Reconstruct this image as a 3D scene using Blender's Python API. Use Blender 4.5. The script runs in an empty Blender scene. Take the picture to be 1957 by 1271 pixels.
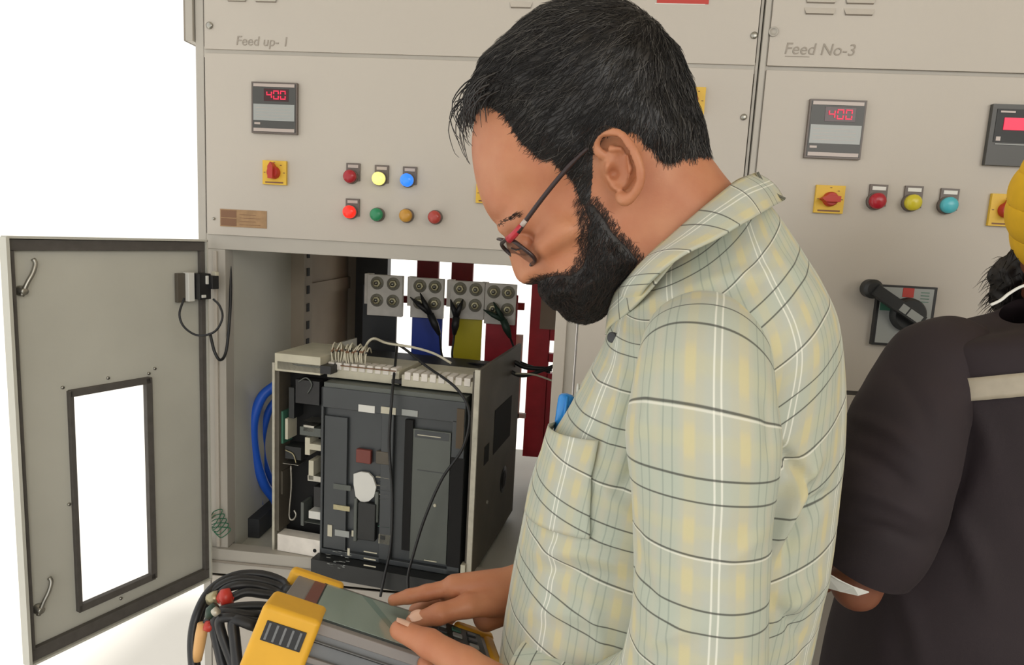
import bpy, math, random
import numpy as np
from mathutils import Vector, Matrix
random.seed(7)
rng = np.random.default_rng(7)
SC = bpy.context.scene
COL = SC.collection
rad = math.radians

# ------------------------------------------------------------------ camera
W, H, F = 1957, 1271, 1300.0
yaw, pitch, roll = rad(-5.1), rad(-8.35), rad(3.0)
CAM = np.array([0.0, -1.40, 1.58])
cf = np.array([math.sin(yaw)*math.cos(pitch), math.cos(yaw)*math.cos(pitch), math.sin(pitch)])
cr = np.cross(cf, [0, 0, 1]); cr /= np.linalg.norm(cr); cu = np.cross(cr, cf)
_c, _s = math.cos(roll), math.sin(roll)
cr, cu = _c*cr + _s*cu, -_s*cr + _c*cu
cam_d = bpy.data.cameras.new('camera'); cam = bpy.data.objects.new('camera', cam_d); COL.objects.link(cam)
cam_d.sensor_width = 36.0; cam_d.lens = 36.0*F/W; cam_d.clip_start = 0.02; cam_d.clip_end = 300
cam.matrix_world = Matrix(((cr[0], cu[0], -cf[0], CAM[0]), (cr[1], cu[1], -cf[1], CAM[1]), (cr[2], cu[2], -cf[2], CAM[2]), (0, 0, 0, 1)))
SC.camera = cam

# ------------------------------------------------------------------ sky, sun, added fill light
SC.view_settings.view_transform = 'Standard'; SC.view_settings.look = 'None'
SC.view_settings.gamma = 1.0; SC.view_settings.use_curve_mapping = False
SC.view_settings.exposure = 0.0
world = bpy.data.worlds.new('sky'); SC.world = world; world.use_nodes = True
bg = world.node_tree.nodes['Background']; bg.inputs[0].default_value = (1.0, 0.995, 0.97, 1); bg.inputs[1].default_value = 1.12
def lamp(name, kind, loc, target, energy, color=(1, 1, 1), **kw):
    d = bpy.data.lights.new(name, kind); d.energy = energy; d.color = color
    for k, v in kw.items(): setattr(d, k, v)
    o = bpy.data.objects.new(name, d); COL.objects.link(o); o.location = loc
    o.rotation_euler = (Vector(target)-Vector(loc)).to_track_quat('-Z', 'Y').to_euler(); return o
lamp('sun', 'SUN', (-2.14, 2.05, 3), (-2.5, 1.0, 0), 3.0, (1, .98, .95), angle=rad(5))
lamp('fill_light', 'AREA', (1.9, -3.3, 2.75), (0.7, 0.0, 1.45), 56, (1, .975, .93), shape='RECTANGLE', size=2.6, size_y=1.6)  # added fill from behind the camera; no window stands there

# ------------------------------------------------------------------ rays of the photograph used to measure the place
def ray(px, py): return cf + (px-978.5)/F*cr - (py-635.5)/F*cu
def onY(px, py, y=0.0):
    d = ray(px, py); return CAM + d*((y-CAM[1])/d[1])
def onX(px, py, x):
    d = ray(px, py); return CAM + d*((x-CAM[0])/d[0])
def at(px, py, dep): return CAM + ray(px, py)*dep

# ------------------------------------------------------------------ materials
def nmat(name):
    m = bpy.data.materials.new(name); m.use_nodes = True
    nt = m.node_tree; b = nt.nodes['Principled BSDF']; return m, nt, b
def srgb(r, g, b):
    f = lambda c: (c/255/12.92) if c/255 <= .04045 else ((c/255+.055)/1.055)**2.4
    return (f(r), f(g), f(b), 1)
def mat(name, rgb, rough=.5, metal=0.0, noise=0.0, nscale=30, bump=0.0, bscale=200, emis=None, es=0.0, spec=None, sss=0.0):
    m, nt, b = nmat(name)
    c = srgb(*rgb)
    b.inputs['Base Color'].default_value = c
    b.inputs['Roughness'].default_value = rough; b.inputs['Metallic'].default_value = metal
    if spec is not None: b.inputs['Specular IOR Level'].default_value = spec
    if sss: b.inputs['Subsurface Weight'].default_value = sss; b.inputs['Subsurface Radius'].default_value = (.008, .003, .0015); b.inputs['Subsurface Scale'].default_value = 1.0
    tc = None
    if noise or bump:
        tc = nt.nodes.new('ShaderNodeTexCoord')
    if noise:
        n = nt.nodes.new('ShaderNodeTexNoise'); n.inputs['Scale'].default_value = nscale; n.inputs['Detail'].default_value = 4
        nt.links.new(tc.outputs['Object'], n.inputs['Vector'])
        mr = nt.nodes.new('ShaderNodeMapRange'); mr.inputs['From Min'].default_value = .3; mr.inputs['From Max'].default_value = .7
        mr.inputs['To Min'].default_value = 1-noise; mr.inputs['To Max'].default_value = 1+noise
        nt.links.new(n.outputs['Fac'], mr.inputs['Value'])
        vm = nt.nodes.new('ShaderNodeVectorMath'); vm.operation = 'SCALE'; vm.inputs[0].default_value = c[:3]
        nt.links.new(mr.outputs[0], vm.inputs['Scale']); nt.links.new(vm.outputs[0], b.inputs['Base Color'])
    if bump:
        n = nt.nodes.new('ShaderNodeTexNoise'); n.inputs['Scale'].default_value = bscale; n.inputs['Detail'].default_value = 3
        nt.links.new(tc.outputs['Object'], n.inputs['Vector'])
        bp = nt.nodes.new('ShaderNodeBump'); bp.inputs['Strength'].default_value = bump; bp.inputs['Distance'].default_value = .002
        nt.links.new(n.outputs['Fac'], bp.inputs['Height']); nt.links.new(bp.outputs[0], b.inputs['Normal'])
    if emis:
        b.inputs['Emission Color'].default_value = srgb(*emis); b.inputs['Emission Strength'].default_value = es
    return m
M = {}
M['paint'] = mat('pebble_grey_paint', (192, 185, 175), .5, noise=.025, nscale=2.5, bump=.06, bscale=500)
M['paint_in'] = mat('inner_grey_paint', (196, 195, 185), .5, noise=.05, nscale=6)
M['paint_edge'] = mat('frame_paint', (180, 175, 166), .5, noise=.04, nscale=8)
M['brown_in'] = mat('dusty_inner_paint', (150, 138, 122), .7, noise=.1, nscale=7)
M['rubber'] = mat('rubber_gasket', (88, 84, 80), .85, noise=.1, nscale=60)
M['steel'] = mat('steel', (170, 168, 160), .35, .9, noise=.1, nscale=80)
M['zinc'] = mat('zinc', (190, 186, 172), .4, .4, noise=.1, nscale=60)
M['black'] = mat('black_plastic', (34, 34, 36), .45, noise=.15, nscale=50)
M['meter'] = mat('meter_plastic', (72, 72, 70), .4)
M['meter_frame'] = mat('meter_bezel', (104, 94, 88), .4)
M['meter_plate'] = mat('meter_plate', (160, 164, 162), .3)
M['silver'] = mat('silver_strip', (185, 172, 165), .3)
M['led'] = mat('led_red', (190, 30, 60), .4, emis=(240, 40, 80), es=.75)
M['led_dim'] = mat('led_window', (60, 14, 16), .25)
M['cream'] = mat('cream_plastic', (205, 200, 180), .5, noise=.08, nscale=30)
M['white'] = mat('white_plastic', (225, 225, 220), .45)
M['yellow'] = mat('yellow_plastic', (226, 186, 60), .45, noise=.04)
M['red'] = mat('red_plastic', (186, 52, 40), .4)
M['dullred'] = mat('dull_red', (120, 58, 50), .5)
M['dullbrown'] = mat('dull_brown', (84, 70, 52), .6)
M['brass'] = mat('brass_plate', (160, 128, 92), .45, .25, noise=.15, nscale=60)
M['brown'] = mat('brown_print', (128, 92, 66), .6)
M['seam_shade'] = mat('seam_shade', (150, 142, 132), .9)  # grey for painted louvre shade and thin frame lines
M['seam_shade2'] = mat('faint_pencil', (162, 154, 144), .9)
M['acb'] = mat('breaker_grey', (66, 70, 73), .45, noise=.06, nscale=20)
M['acb_dark'] = mat('breaker_dark', (36, 38, 39), .5, noise=.15, nscale=30)
M['acb_panel'] = mat('breaker_panel', (88, 93, 89), .4, noise=.05, nscale=20)
M['acb_side'] = mat('breaker_side', (88, 82, 72), .55, noise=.15, nscale=15)
M['void'] = mat('deep_black', (14, 14, 15), .8)
M['busred'] = mat('red_sleeve', (186, 34, 50), .45, noise=.15, nscale=20)
M['busdark'] = mat('dark_red_paint', (120, 28, 32), .6, noise=.15, nscale=20)
M['busblue'] = mat('blue_sleeve', (52, 76, 178), .4)
M['busyellow'] = mat('yellow_sleeve', (222, 206, 40), .4)
M['busblack'] = mat('black_sleeve', (48, 50, 54), .5)
M['tin'] = mat('tinned_plate', (234, 228, 220), .5, 0.0, noise=.08, nscale=40)
M['bolt'] = mat('bolt', (170, 162, 130), .35, .6, noise=.1, nscale=90)
M['bluecable'] = mat('blue_cable', (34, 96, 214), .4)
M['hgreen2'] = mat('dark_green_plastic', (40, 62, 50), .45)
M['cable'] = mat('black_cable', (30, 31, 34), .42)
M['green'] = mat('green_wire', (40, 110, 80), .5)
M['concrete'] = mat('light_concrete', (226, 222, 214), .9, noise=.06, nscale=1.2)
M['ground'] = mat('floor_tile', (150, 144, 132), .7, noise=.05, nscale=2)
M['plaster'] = mat('plaster', (214, 206, 190), .9, noise=.03, nscale=3)

# ------------------------------------------------------------------ mesh builder
class MB:
    def __init__(s): s.v = []; s.f = []; s.m = []; s.mats = []; s.sm = []
    def mi(s, m):
        m = M[m] if isinstance(m, str) else m
        if m not in s.mats: s.mats.append(m)
        return s.mats.index(m)
    def add(s, vs, fs, m, smooth=False):
        k = len(s.v); s.v += [tuple(map(float, v)) for v in vs]; i = s.mi(m)
        for f in fs: s.f.append(tuple(k+j for j in f)); s.m.append(i); s.sm.append(smooth)
        return s
    def box(s, a, b, m, T=None):
        (x0, y0, z0), (x1, y1, z1) = np.minimum(a, b), np.maximum(a, b)
        vs = [(x0, y0, z0), (x1, y0, z0), (x1, y1, z0), (x0, y1, z0), (x0, y0, z1), (x1, y0, z1), (x1, y1, z1), (x0, y1, z1)]
        if T is not None: vs = [tuple(T @ Vector(v)) for v in vs]
        return s.add(vs, [(0, 3, 2, 1), (4, 5, 6, 7), (0, 1, 5, 4), (1, 2, 6, 5), (2, 3, 7, 6), (3, 0, 4, 7)], m)
    def prism(s, poly, y0, y1, m, T=None):          # polygon in x,z extruded along y
        n = len(poly); vs = [(p[0], y0, p[1]) for p in poly]+[(p[0], y1, p[1]) for p in poly]
        if T is not None: vs = [tuple(T @ Vector(v)) for v in vs]
        return s.add(vs, [tuple(range(n)), tuple(range(2*n-1, n-1, -1))]+[(i, i+n, (i+1) % n+n, (i+1) % n) for i in range(n)], m)
    def cyl(s, c, ax, prof, m, n=24, smooth=True, caps=True, sx=None):     # profile [(dist along axis, radius)]
        ax = np.array(ax, float); ax /= np.linalg.norm(ax); c = np.array(c, float)
        t = np.array([0, 0, 1.]) if abs(ax[2]) < .9 else np.array([1., 0, 0])
        a = np.cross(ax, t); a /= np.linalg.norm(a); b = np.cross(ax, a)
        vs = []
        for d, r in prof:
            for i in range(n):
                q = 2*math.pi*i/n; vs.append(c+ax*d+r*(math.cos(q)*a+math.sin(q)*b))
        fs = [(j*n+i, j*n+(i+1) % n, (j+1)*n+(i+1) % n, (j+1)*n+i) for j in range(len(prof)-1) for i in range(n)]
        if caps: fs += [tuple(range(n-1, -1, -1)), tuple(range((len(prof)-1)*n, len(prof)*n))]
        return s.add(vs, fs, m, smooth)
    def tube(s, pts, r, m, n=10, smooth=True):
        pts = np.array(pts, float); N = len(pts); r = np.broadcast_to(r, (N,))
        T = np.gradient(pts, axis=0); T /= np.linalg.norm(T, axis=1)[:, None]+1e-12
        t = np.array([0, 0, 1.]) if abs(T[0][2]) < .9 else np.array([1., 0, 0])
        a = np.cross(T[0], t); a /= np.linalg.norm(a); vs = []
        for i in range(N):
            a = a-T[i]*(a@T[i]); a /= np.linalg.norm(a); b = np.cross(T[i], a)
            for k in range(n):
                q = 2*math.pi*k/n; vs.append(pts[i]+r[i]*(math.cos(q)*a+math.sin(q)*b))
        fs = [(j*n+i, j*n+(i+1) % n, (j+1)*n+(i+1) % n, (j+1)*n+i) for j in range(N-1) for i in range(n)]
        fs += [tuple(range(n-1, -1, -1)), tuple(range((N-1)*n, N*n))]
        return s.add(vs, fs, m, smooth)
    def ball(s, c, r, m, n=16, k=10, T=None):
        c = np.array(c, float); r = np.broadcast_to(r, (3,)); vs = []
        for j in range(k+1):
            p = math.pi*j/k
            for i in range(n):
                q = 2*math.pi*i/n; v = c+r*np.array([math.sin(p)*math.cos(q), math.sin(p)*math.sin(q), math.cos(p)])
                vs.append(v if T is None else tuple(T @ Vector(v)))
        return s.add(vs, [(j*n+i, (j+1)*n+i, (j+1)*n+(i+1) % n, j*n+(i+1) % n) for j in range(k) for i in range(n)], m, True)
    def build(s, name, parent=None, bevel=0, seg=2, mat=None, label=None):
        me = bpy.data.meshes.new(name); me.from_pydata(s.v, [], s.f)
        for m in s.mats: me.materials.append(m)
        me.polygons.foreach_set('material_index', s.m); me.polygons.foreach_set('use_smooth', s.sm); me.update()
        o = bpy.data.objects.new(name, me); COL.objects.link(o)
        if parent is not None:
            o.parent = parent
            if s.__dict__.get('world', True): o.matrix_parent_inverse = parent_world(parent).inverted()
        if bevel:
            b = o.modifiers.new('bevel', 'BEVEL'); b.width = bevel; b.segments = seg; b.limit_method = 'ANGLE'; b.harden_normals = True
            me.polygons.foreach_set('use_smooth', [True]*len(me.polygons))
        if label: o['label'] = label
        return o
def parent_world(p):
    m = p.matrix_basis.copy(); q = p
    while q.parent is not None:
        m = q.parent.matrix_basis @ q.matrix_parent_inverse @ m if False else (q.parent.matrix_basis @ q.matrix_parent_inverse @ m)
        q = q.parent
    return m
def tag(o, label=None, cat=None, group=None, kind=None):
    if label: o['label'] = label
    if cat: o['category'] = cat
    if group: o['group'] = group
    if kind: o['kind'] = kind
    return o
def thing(name, loc, label, cat, group=None, rz=0):
    o = bpy.data.objects.new(name, None); COL.objects.link(o); o.location = tuple(map(float, loc)); o.rotation_euler = (0, 0, rz)
    o.empty_display_size = .05
    return tag(o, label, cat, group)
def spline(pts, n=40):                       # Catmull-Rom through points
    P = np.array(pts, float); P = np.vstack([2*P[0]-P[1], P, 2*P[-1]-P[-2]]); k = len(P)-3
    t = np.linspace(0, k, n); i = np.minimum(t.astype(int), k-1); u = (t-i)[:, None]
    a, b, c, d = P[i], P[i+1], P[i+2], P[i+3]
    return .5*((2*b)+(-a+c)*u+(2*a-5*b+4*c-d)*u**2+(-a+3*b-3*c+d)*u**3)
def text_mesh(s, size, name, m, parent, loc, rot, depth=.0004, label=None, shear=0.0):
    c = bpy.data.curves.new(name, 'FONT'); c.body = s; c.size = size; c.extrude = depth; c.shear = shear
    tmp = bpy.data.objects.new('tmp', c); COL.objects.link(tmp)
    dg = bpy.context.evaluated_depsgraph_get(); me = bpy.data.meshes.new_from_object(tmp.evaluated_get(dg))
    bpy.data.objects.remove(tmp); me.name = name; me.materials.clear(); me.materials.append(M[m])
    o = bpy.data.objects.new(name, me); COL.objects.link(o)
    if parent is not None: o.parent = parent; o.matrix_parent_inverse = parent_world(parent).inverted()
    o.location = tuple(map(float, loc)); o.rotation_euler = rot
    if label: o['label'] = label
    return o
def struct(mb, name, **k):
    o = mb.build(name, **k); o['kind'] = 'structure'; return o

# ------------------------------------------------------------------ the room
struct(MB().box((-.95, -4.2, -.1), (5, 2.2, 0), 'ground'), 'floor')
struct(MB().box((-40, -14, -.12), (-.95, 60, -.01), 'concrete').box((-.95, 2.2, -.12), (40, 60, -.01), 'concrete'), 'trim_1')
struct(MB().box((-1.25, -4.2, 3.0), (5, 2.2, 3.15), 'plaster'), 'ceiling')
struct(MB().box((3.2, -4.2, 0), (3.35, 2.2, 3.0), 'plaster'), 'wall_right')
# ================================================================== switchgear cabinets
def face_lamp(p, c, col, ecol=None, es=0, holder=True, name='indicator_lamp', label=None, r=.0135, legend='silver'):
    x, z = c; b = MB(); k = 'lens_'+label.split()[0]+label.split()[1]
    lm = mat(k, col, .22, emis=ecol, es=es) if ecol else mat(k, col, .25)
    if holder:                                       # legend holder plate behind and above the lens
        b.box((x-r*1.05+.003, -.004, z-r*.6), (x+r*1.1+.003, 0, z+r*2.05), 'meter_frame')
        b.box((x-r*.75+.003, -.005, z+r*1.35), (x+r*.85+.003, -.004, z+r*1.8), legend)
    b.cyl((x, 0, z), (0, -1, 0), [(0, r*1.08), (.008, r*1.08), (.009, r)], 'meter_frame')
    b.cyl((x, 0, z), (0, -1, 0), [(.007, r*.98), (.017, r*.98), (.0205, r*.8), (.0225, r*.45), (.023, 0.0005)], lm)
    return b.build(name, p, label=label)
def rotary(p, x0, x1, z0, z1, ang, label=None):
    cx, cz = (x0+x1)/2, (z0+z1)/2; b = MB(); w = (x1-x0)/2
    b.box((x0, -.007, z0), (x1, 0, z1), 'yellow')
    for dx, dz in ((0, .82), (-.82, 0), (.82, 0), (.55, .6)):
        b.box((cx+dx*w-.002, -.0074, cz+dz*w-.0008), (cx+dx*w+.002, -.007, cz+dz*w+.0008), 'brown')
    b.box((x0+.006, -.0074, z0+.003), (x1-.006, -.007, z0+.006), 'brown')
    b.cyl((cx, 0, cz), (0, -1, 0), [(.007, w*.52), (.016, w*.5), (.02, w*.42)], 'red')
    T = Matrix.Translation((cx, -.012, cz)) @ Matrix.Rotation(ang, 4, 'Y')
    b.prism([(-w*.2, -w*.5), (w*.2, -w*.5), (w*.22, w*.45), (0, w*.8), (-w*.22, w*.45)], -.016, .003, 'red', T)
    return b.build('rotary_switch', p, bevel=.001, label=label)
def meter(p, x0, x1, z0, z1, label=None):
    b = MB(); w = x1-x0; h = z1-z0; X = lambda t: x0+w*t; Z = lambda t: z1-h*t
    b.box((x0, -.008, z0), (x1, 0, z1), 'meter_frame')
    b.box((X(.03), -.0088, Z(.97)), (X(.97), -.008, Z(.03)), 'meter')
    b.box((X(.05), -.0096, Z(.095)), (X(.95), -.0088, Z(.035)), 'silver')
    b.box((X(.05), -.0096, Z(.965)), (X(.95), -.0088, Z(.90)), 'silver')
    b.box((X(.05), -.0096, Z(.75)), (X(.95), -.0088, Z(.43)), 'meter_plate')
    for k in range(4): b.box((X(.1), -.0098, Z(.50+.06*k)), (X(.86), -.0096, Z(.506+.06*k)), 'silver')
    b.box((X(.07), -.0096, Z(.83)), (X(.2), -.0088, Z(.79)), 'silver')
    b.box((X(.28), -.0094, Z(.37)), (X(.82), -.0088, Z(.13)), 'led_dim')
    o = b.build('panel_meter', p, bevel=.0006, seg=1, label=label)
    d = MB()                                         # seven-segment digits
    def seg(cx, cz, s, on):
        q = {'a': (-.3, .5, .3, .5), 'g': (-.3, 0, .3, 0), 'd': (-.3, -.5, .3, -.5), 'f': (-.32, .46, -.32, .04), 'b': (.32, .46, .32, .04), 'e': (-.32, -.04, -.32, -.46), 'c': (.32, -.04, .32, -.46)}
        for k in on:
            a0, b0, a1, b1 = q[k]; d.box((cx+a0*s-.0011, -.0104, cz+b0*s-.0011), (cx+a1*s+.0011, -.0094, cz+b1*s+.0011), 'led')
    for i, on in enumerate(('bcfg', 'abcdef', 'abcdef')): seg(X(.40+.15*i), Z(.25), h*.15, on)
    d.build('display_digits', p, label='glowing red digits on the meter above')
    return o
def screw(b, x, z, r=.007): b.cyl((x, 0, z), (0, -1, 0), [(0, r), (.003, r), (.0045, r*.6)], 'steel', 14)
def louvre(b, x0, x1, z):                            # pressed louvre: a shallow hood with its underside coloured as shade
    b.add([(x0, 0, z+.012), (x1, 0, z+.012), (x1-.004, -.004, z+.001), (x0+.004, -.004, z+.001)], [(0, 3, 2, 1)], 'paint', True)
    b.add([(x0+.004, -.004, z+.001), (x1-.004, -.004, z+.001), (x1-.004, 0, z-.0005), (x0+.004, 0, z-.0005)], [(0, 3, 2, 1)], 'seam_shade', False)

AX0, AX1 = -.812, .322
cabA = thing('switchgear_cabinet', (-.25, .45, 0), 'left grey switchgear cabinet with its breaker compartment open and door swung out', 'electrical cabinet')
D = .95; t = .018
fr = MB()                                            # welded frame and shell (front posts, rails, sides, top, shelves)
fr.box((AX0, .004, 0), (AX0+t, D, 2.25), 'paint_edge').box((AX1-.006, .004, 0), (AX1, D, 2.25), 'paint_edge')
fr.box((AX0, .004, 2.23), (AX1, D, 2.25), 'paint_edge').box((AX0+t, D-.004, 1.56), (AX1-.006, D, 2.23), 'paint_edge').box((AX0+t, D-.004, 0), (AX1-.006, D, .8), 'paint_edge')
fr.box((AX0+t, .004, 1.512), (AX1-.006, .03, 1.545), 'paint_edge')      # rail over the opening
fr.box((AX0+t, -.004, .772), (AX1-.006, .03, .832), 'paint_edge')      # sill
fr.box((AX0+t, -.008, .800), (-.036, -.004, .806), 'seam_shade')
fr.box((AX0+t, .004, .832), (-.752, .04, 1.512), 'paint_edge')         # left post
fr.box((-.776, -.003, .836), (-.768, .004, 1.508), 'paint')
fr.box((-.036, .004, .832), (.008, .05, 1.512), 'paint_edge').box((-.036, -.003, .832), (-.012, .004, 1.512), 'paint')
fr.box((AX0+t, .004, 1.905), (AX1-.006, .03, 1.927), 'paint_edge')
fr.box((-.83, -.002, 1.935), (-.814, .06, 2.25), 'paint_edge').box((-.835, .0, 1.935), (-.83, .06, 2.25), 'seam_shade')
fr.build('frame', cabA, bevel=.0015)
comp = MB()                                          # breaker compartment lining
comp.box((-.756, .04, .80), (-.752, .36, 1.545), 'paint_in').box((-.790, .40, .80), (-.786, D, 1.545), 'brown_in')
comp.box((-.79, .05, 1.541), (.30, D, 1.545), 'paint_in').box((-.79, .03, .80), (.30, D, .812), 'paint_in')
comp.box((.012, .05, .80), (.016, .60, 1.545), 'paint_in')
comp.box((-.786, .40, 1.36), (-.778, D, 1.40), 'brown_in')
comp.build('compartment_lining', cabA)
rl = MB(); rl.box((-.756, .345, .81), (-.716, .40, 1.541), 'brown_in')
for k in range(15):
    rl.box((-.7165, .362, .86+k*.048), (-.7145, .380, .882+k*.048), 'void')
rl.build('slotted_rail', cabA, label='inner mounting rail punched with a column of dark slots')
xr = onY(741, 510, .86)[0]
MB().box((xr-.11, .86, .80), (xr, .9, 1.545), 'acb_dark').build('rear_column', cabA)
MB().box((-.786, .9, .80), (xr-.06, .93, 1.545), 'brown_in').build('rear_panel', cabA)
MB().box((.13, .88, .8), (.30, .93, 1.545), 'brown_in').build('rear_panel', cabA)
# top door
td = MB(); td.box((-.790, -.0, 1.921), (.314, .004, 2.24), 'paint')
for zz in (2.014, 2.034, 2.052):
    for x0, x1 in ((-.742, -.697), (-.683, -.633), (-.164, -.118), (-.104, -.058)): louvre(td, x0, x1, zz)
o = td.build('upper_door', cabA)
b = MB(); q = onY(401, 49); screw(b, q[0], q[2]); b.build('door_screw', o)
b = MB(); q = onY(1441, 68); screw(b, q[0], q[2], .0065); b.build('door_screw', o)
q = onY(450, 86); text_mesh('Feed up- 1', .026, 'pencil_writing', 'seam_shade2', o, (q[0], -.0006, q[2]), (rad(90), 0, 0), label='faint pencilled note', shear=.15)
b = MB(); q0 = onY(1255, 6); q1 = onY(1356, -14)
b.box((q0[0], -.001, q0[2]), (q1[0], 0, q1[2]), 'red').box((q0[0]-.003, -.0008, q0[2]-.0015), (q1[0]-.006, 0, q0[2]), 'white'); b.build('warning_sticker', o, label='red sticker with a white edge')
# instrument door
im = MB(); im.box((-.790, 0, 1.543), (.314, .004, 1.913), 'paint')
o = im.build('instrument_door', cabA, bevel=.001)
meter(o, -.686, -.589, 1.756, 1.858, 'black and silver panel meter showing red digits')
rotary(o, -.663, -.612, 1.653, 1.702, 0, 'yellow plate with a red rotary knob pointing up')
rotary(o, -.2125, -.163, 1.636, 1.676, 0, 'yellow plate with a red rotary knob behind the forehead')
rotary(o, .168, .226, 1.825, 1.876, 0, 'yellow plate half hidden behind the head')
for px, py, col, ec, es, h, lb in ((668, 337, (170, 40, 50), None, 0, 1, 'dark red indicator lamp, first of the upper row'),
        (723, 341, (235, 215, 120), (255, 250, 140), .8, 1, 'bright yellow lit indicator lamp'),
        (777, 344, (30, 90, 220), (60, 150, 255), .75, 1, 'bright blue lit indicator lamp'),
        (667, 405, (215, 40, 30), (255, 50, 36), .65, 1, 'bright red lit indicator lamp, first of the lower row'),
        (719, 410, (46, 140, 96), None, 0, 0, 'green push button'),
        (775, 412, (200, 148, 60), None, 0, 0, 'amber push button'),
        (830, 415, (176, 70, 62), None, 0, 0, 'dull red push button, last of the lower row')):
    q = onY(px, py, -.015); face_lamp(o, (q[0], q[2]), col, ec, es, h, label=lb, name='indicator_lamp' if h else 'push_button')
b = MB(); q0 = onY(421, 399); q1 = onY(510, 437); x0, x1, z0, z1 = q0[0], q1[0], q1[2], q0[2]
b.box((x0, -.0012, z0), (x1, 0, z1), 'brass'); xm = x0+(x1-x0)*.38
b.box((x0+.002, -.0016, z0+.002), (xm-.003, -.0012, (z0+z1)/2-.001), 'brown').box((x0+.002, -.0016, (z0+z1)/2+.001), (xm-.003, -.0012, z1-.002), 'brown')
for k in range(4): b.box((xm+.004, -.0015, z0+.005+k*.007), (xm+.05-.01*(k % 2), -.0012, z0+.0058+k*.007), 'brown')
b.build('rating_plate', o, label='brown and brass rating plate')
for px, py, r in ((1421, 224, .006), (409, 418, .003)): b = MB(); q = onY(px, py); screw(b, q[0], q[2], r); b.build('door_screw', o)
# closed cable door right of the opening and lower panel
MB().box((.012, 0, .84), (.314, .004, 1.535), 'paint').build('cable_door', cabA, bevel=.001)
MB().box((-.790, 0, .06), (.314, .004, .764), 'paint').build('lower_door', cabA, bevel=.001)

# ---- open door
HP = np.array([-.792, -.015]); DD = np.array([-.396, -.918]); DD /= np.linalg.norm(DD)
TD = Matrix(((DD[0], DD[1], 0, HP[0]), (DD[1], -DD[0], 0, HP[1]), (0, 0, 1, 0), (0, 0, 0, 1)))   # local x away from hinge, local y = outward side
L = .376; z0, z1 = .768, 1.530; wx0, wx1, wz0, wz1 = .128, .283, .829, 1.249
# which side of local y faces the opening?
sgn = 1.0 if (np.array([DD[1], -DD[0]]) @ np.array([1.0, .3])) > 0 else -1.0
def dy(v): return v*sgn
dr = MB()
for a, c in (((0, z0), (wx0, z1)), ((wx1, z0), (L, z1)), ((wx0, z0), (wx1, wz0)), ((wx0, wz1), (wx1, z1))):
    dr.box((a[0], dy(0), a[1]), (c[0], dy(-.002), c[1]), 'paint_in', TD)
e = .016
dr.box((L-.002, dy(0), z0), (L+.003, dy(.022), z1), 'paint_in', TD).box((0, dy(0), z0), (.003, dy(.018), z1), 'paint_in', TD)
dr.box((0, dy(0), z1-.002), (L, dy(.018), z1+.002), 'paint_in', TD).box((0, dy(0), z0-.002), (L, dy(.018), z0+.002), 'paint_in', TD)
door = dr.build('compartment_door', cabA, label='open hinged grey door with a tall window')
g = MB(); gw = .022
for a, c in (((.003, z1-gw), (L-.004, z1-.003)), ((.003, z0+.003), (L-.004, z0+gw+.004)), ((.003, z0+gw), (.013, z1-gw)), ((L-.013, z0+gw), (L-.004, z1-gw))):
    g.box((a[0], dy(.001), a[1]), (c[0], dy(.012), c[1]), 'rubber', TD)
g.build('door_gasket', door, bevel=.001, label='dark rubber gasket strip around the door edge')
g = MB(); gw = .011
for a, c in (((wx0-gw*.3, wz0-gw*.5), (wx0+gw*.9, wz1+gw*.5)), ((wx1-gw*.6, wz0-gw*.5), (wx1+gw*.2, wz1+gw*.5)), ((wx0, wz0-gw*.7), (wx1, wz0+gw*.6)), ((wx0, wz1-gw*.6), (wx1, wz1+gw*.6))):
    g.box((a[0], dy(-.004), a[1]), (c[0], dy(.008), c[1]), 'rubber', TD)
g.build('window_frame', door, bevel=.001, label='black rubber window surround')
gl, nt, bb = nmat('clear_acrylic'); tr = nt.nodes.new('ShaderNodeBsdfTransparent'); mx = nt.nodes.new('ShaderNodeMixShader'); gs = nt.nodes.new('ShaderNodeBsdfGlossy')
gs.inputs['Roughness'].default_value = .05; mx.inputs[0].default_value = .05
nt.links.new(tr.outputs[0], mx.inputs[1]); nt.links.new(gs.outputs[0], mx.inputs[2]); nt.links.new(mx.outputs[0], nt.nodes['Material Output'].inputs[0]); M['glass'] = gl
MB().box((wx0, dy(-.001), wz0), (wx1, dy(.002), wz1), 'glass', TD).build('window_pane', door, label='clear pane')
def doorpt(u, z, h=.004): return tuple(TD @ Vector((u, dy(h), z)))
for (uu, zz, fl) in ((.352, 1.452, 1), (.352, .875, 1)):
    b = MB(); nrm = np.array(TD.to_3x3() @ Vector((0, dy(1), 0)))
    b.cyl(doorpt(uu, zz-.012, 0), nrm, [(0, .009), (.006, .009), (.008, .006), (.016, .006), (.017, .004)], 'steel', 16)
    pts = [doorpt(uu+.004, zz-.02, .012), doorpt(uu, zz-.01, .013), doorpt(uu-.006, zz+.004, .014), doorpt(uu-.014, zz+.018, .014), doorpt(uu-.02, zz+.034, .012), doorpt(uu-.018, zz+.042, .009)]
    b.tube(spline(pts, 16), .0038, 'steel', 8)
    b.build('door_latch', door, label='metal quarter turn latch with a curved hook')
for uu, zz in ((.128, 1.262), (.21, 1.266), (.292, 1.262), (.29, 1.04), (.20, .81), (.115, 1.27)): MB().cyl(doorpt(uu, zz, 0), nrm, [(0, .003), (.003, .003)], 'steel', 10).build('window_screw', door)
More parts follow.
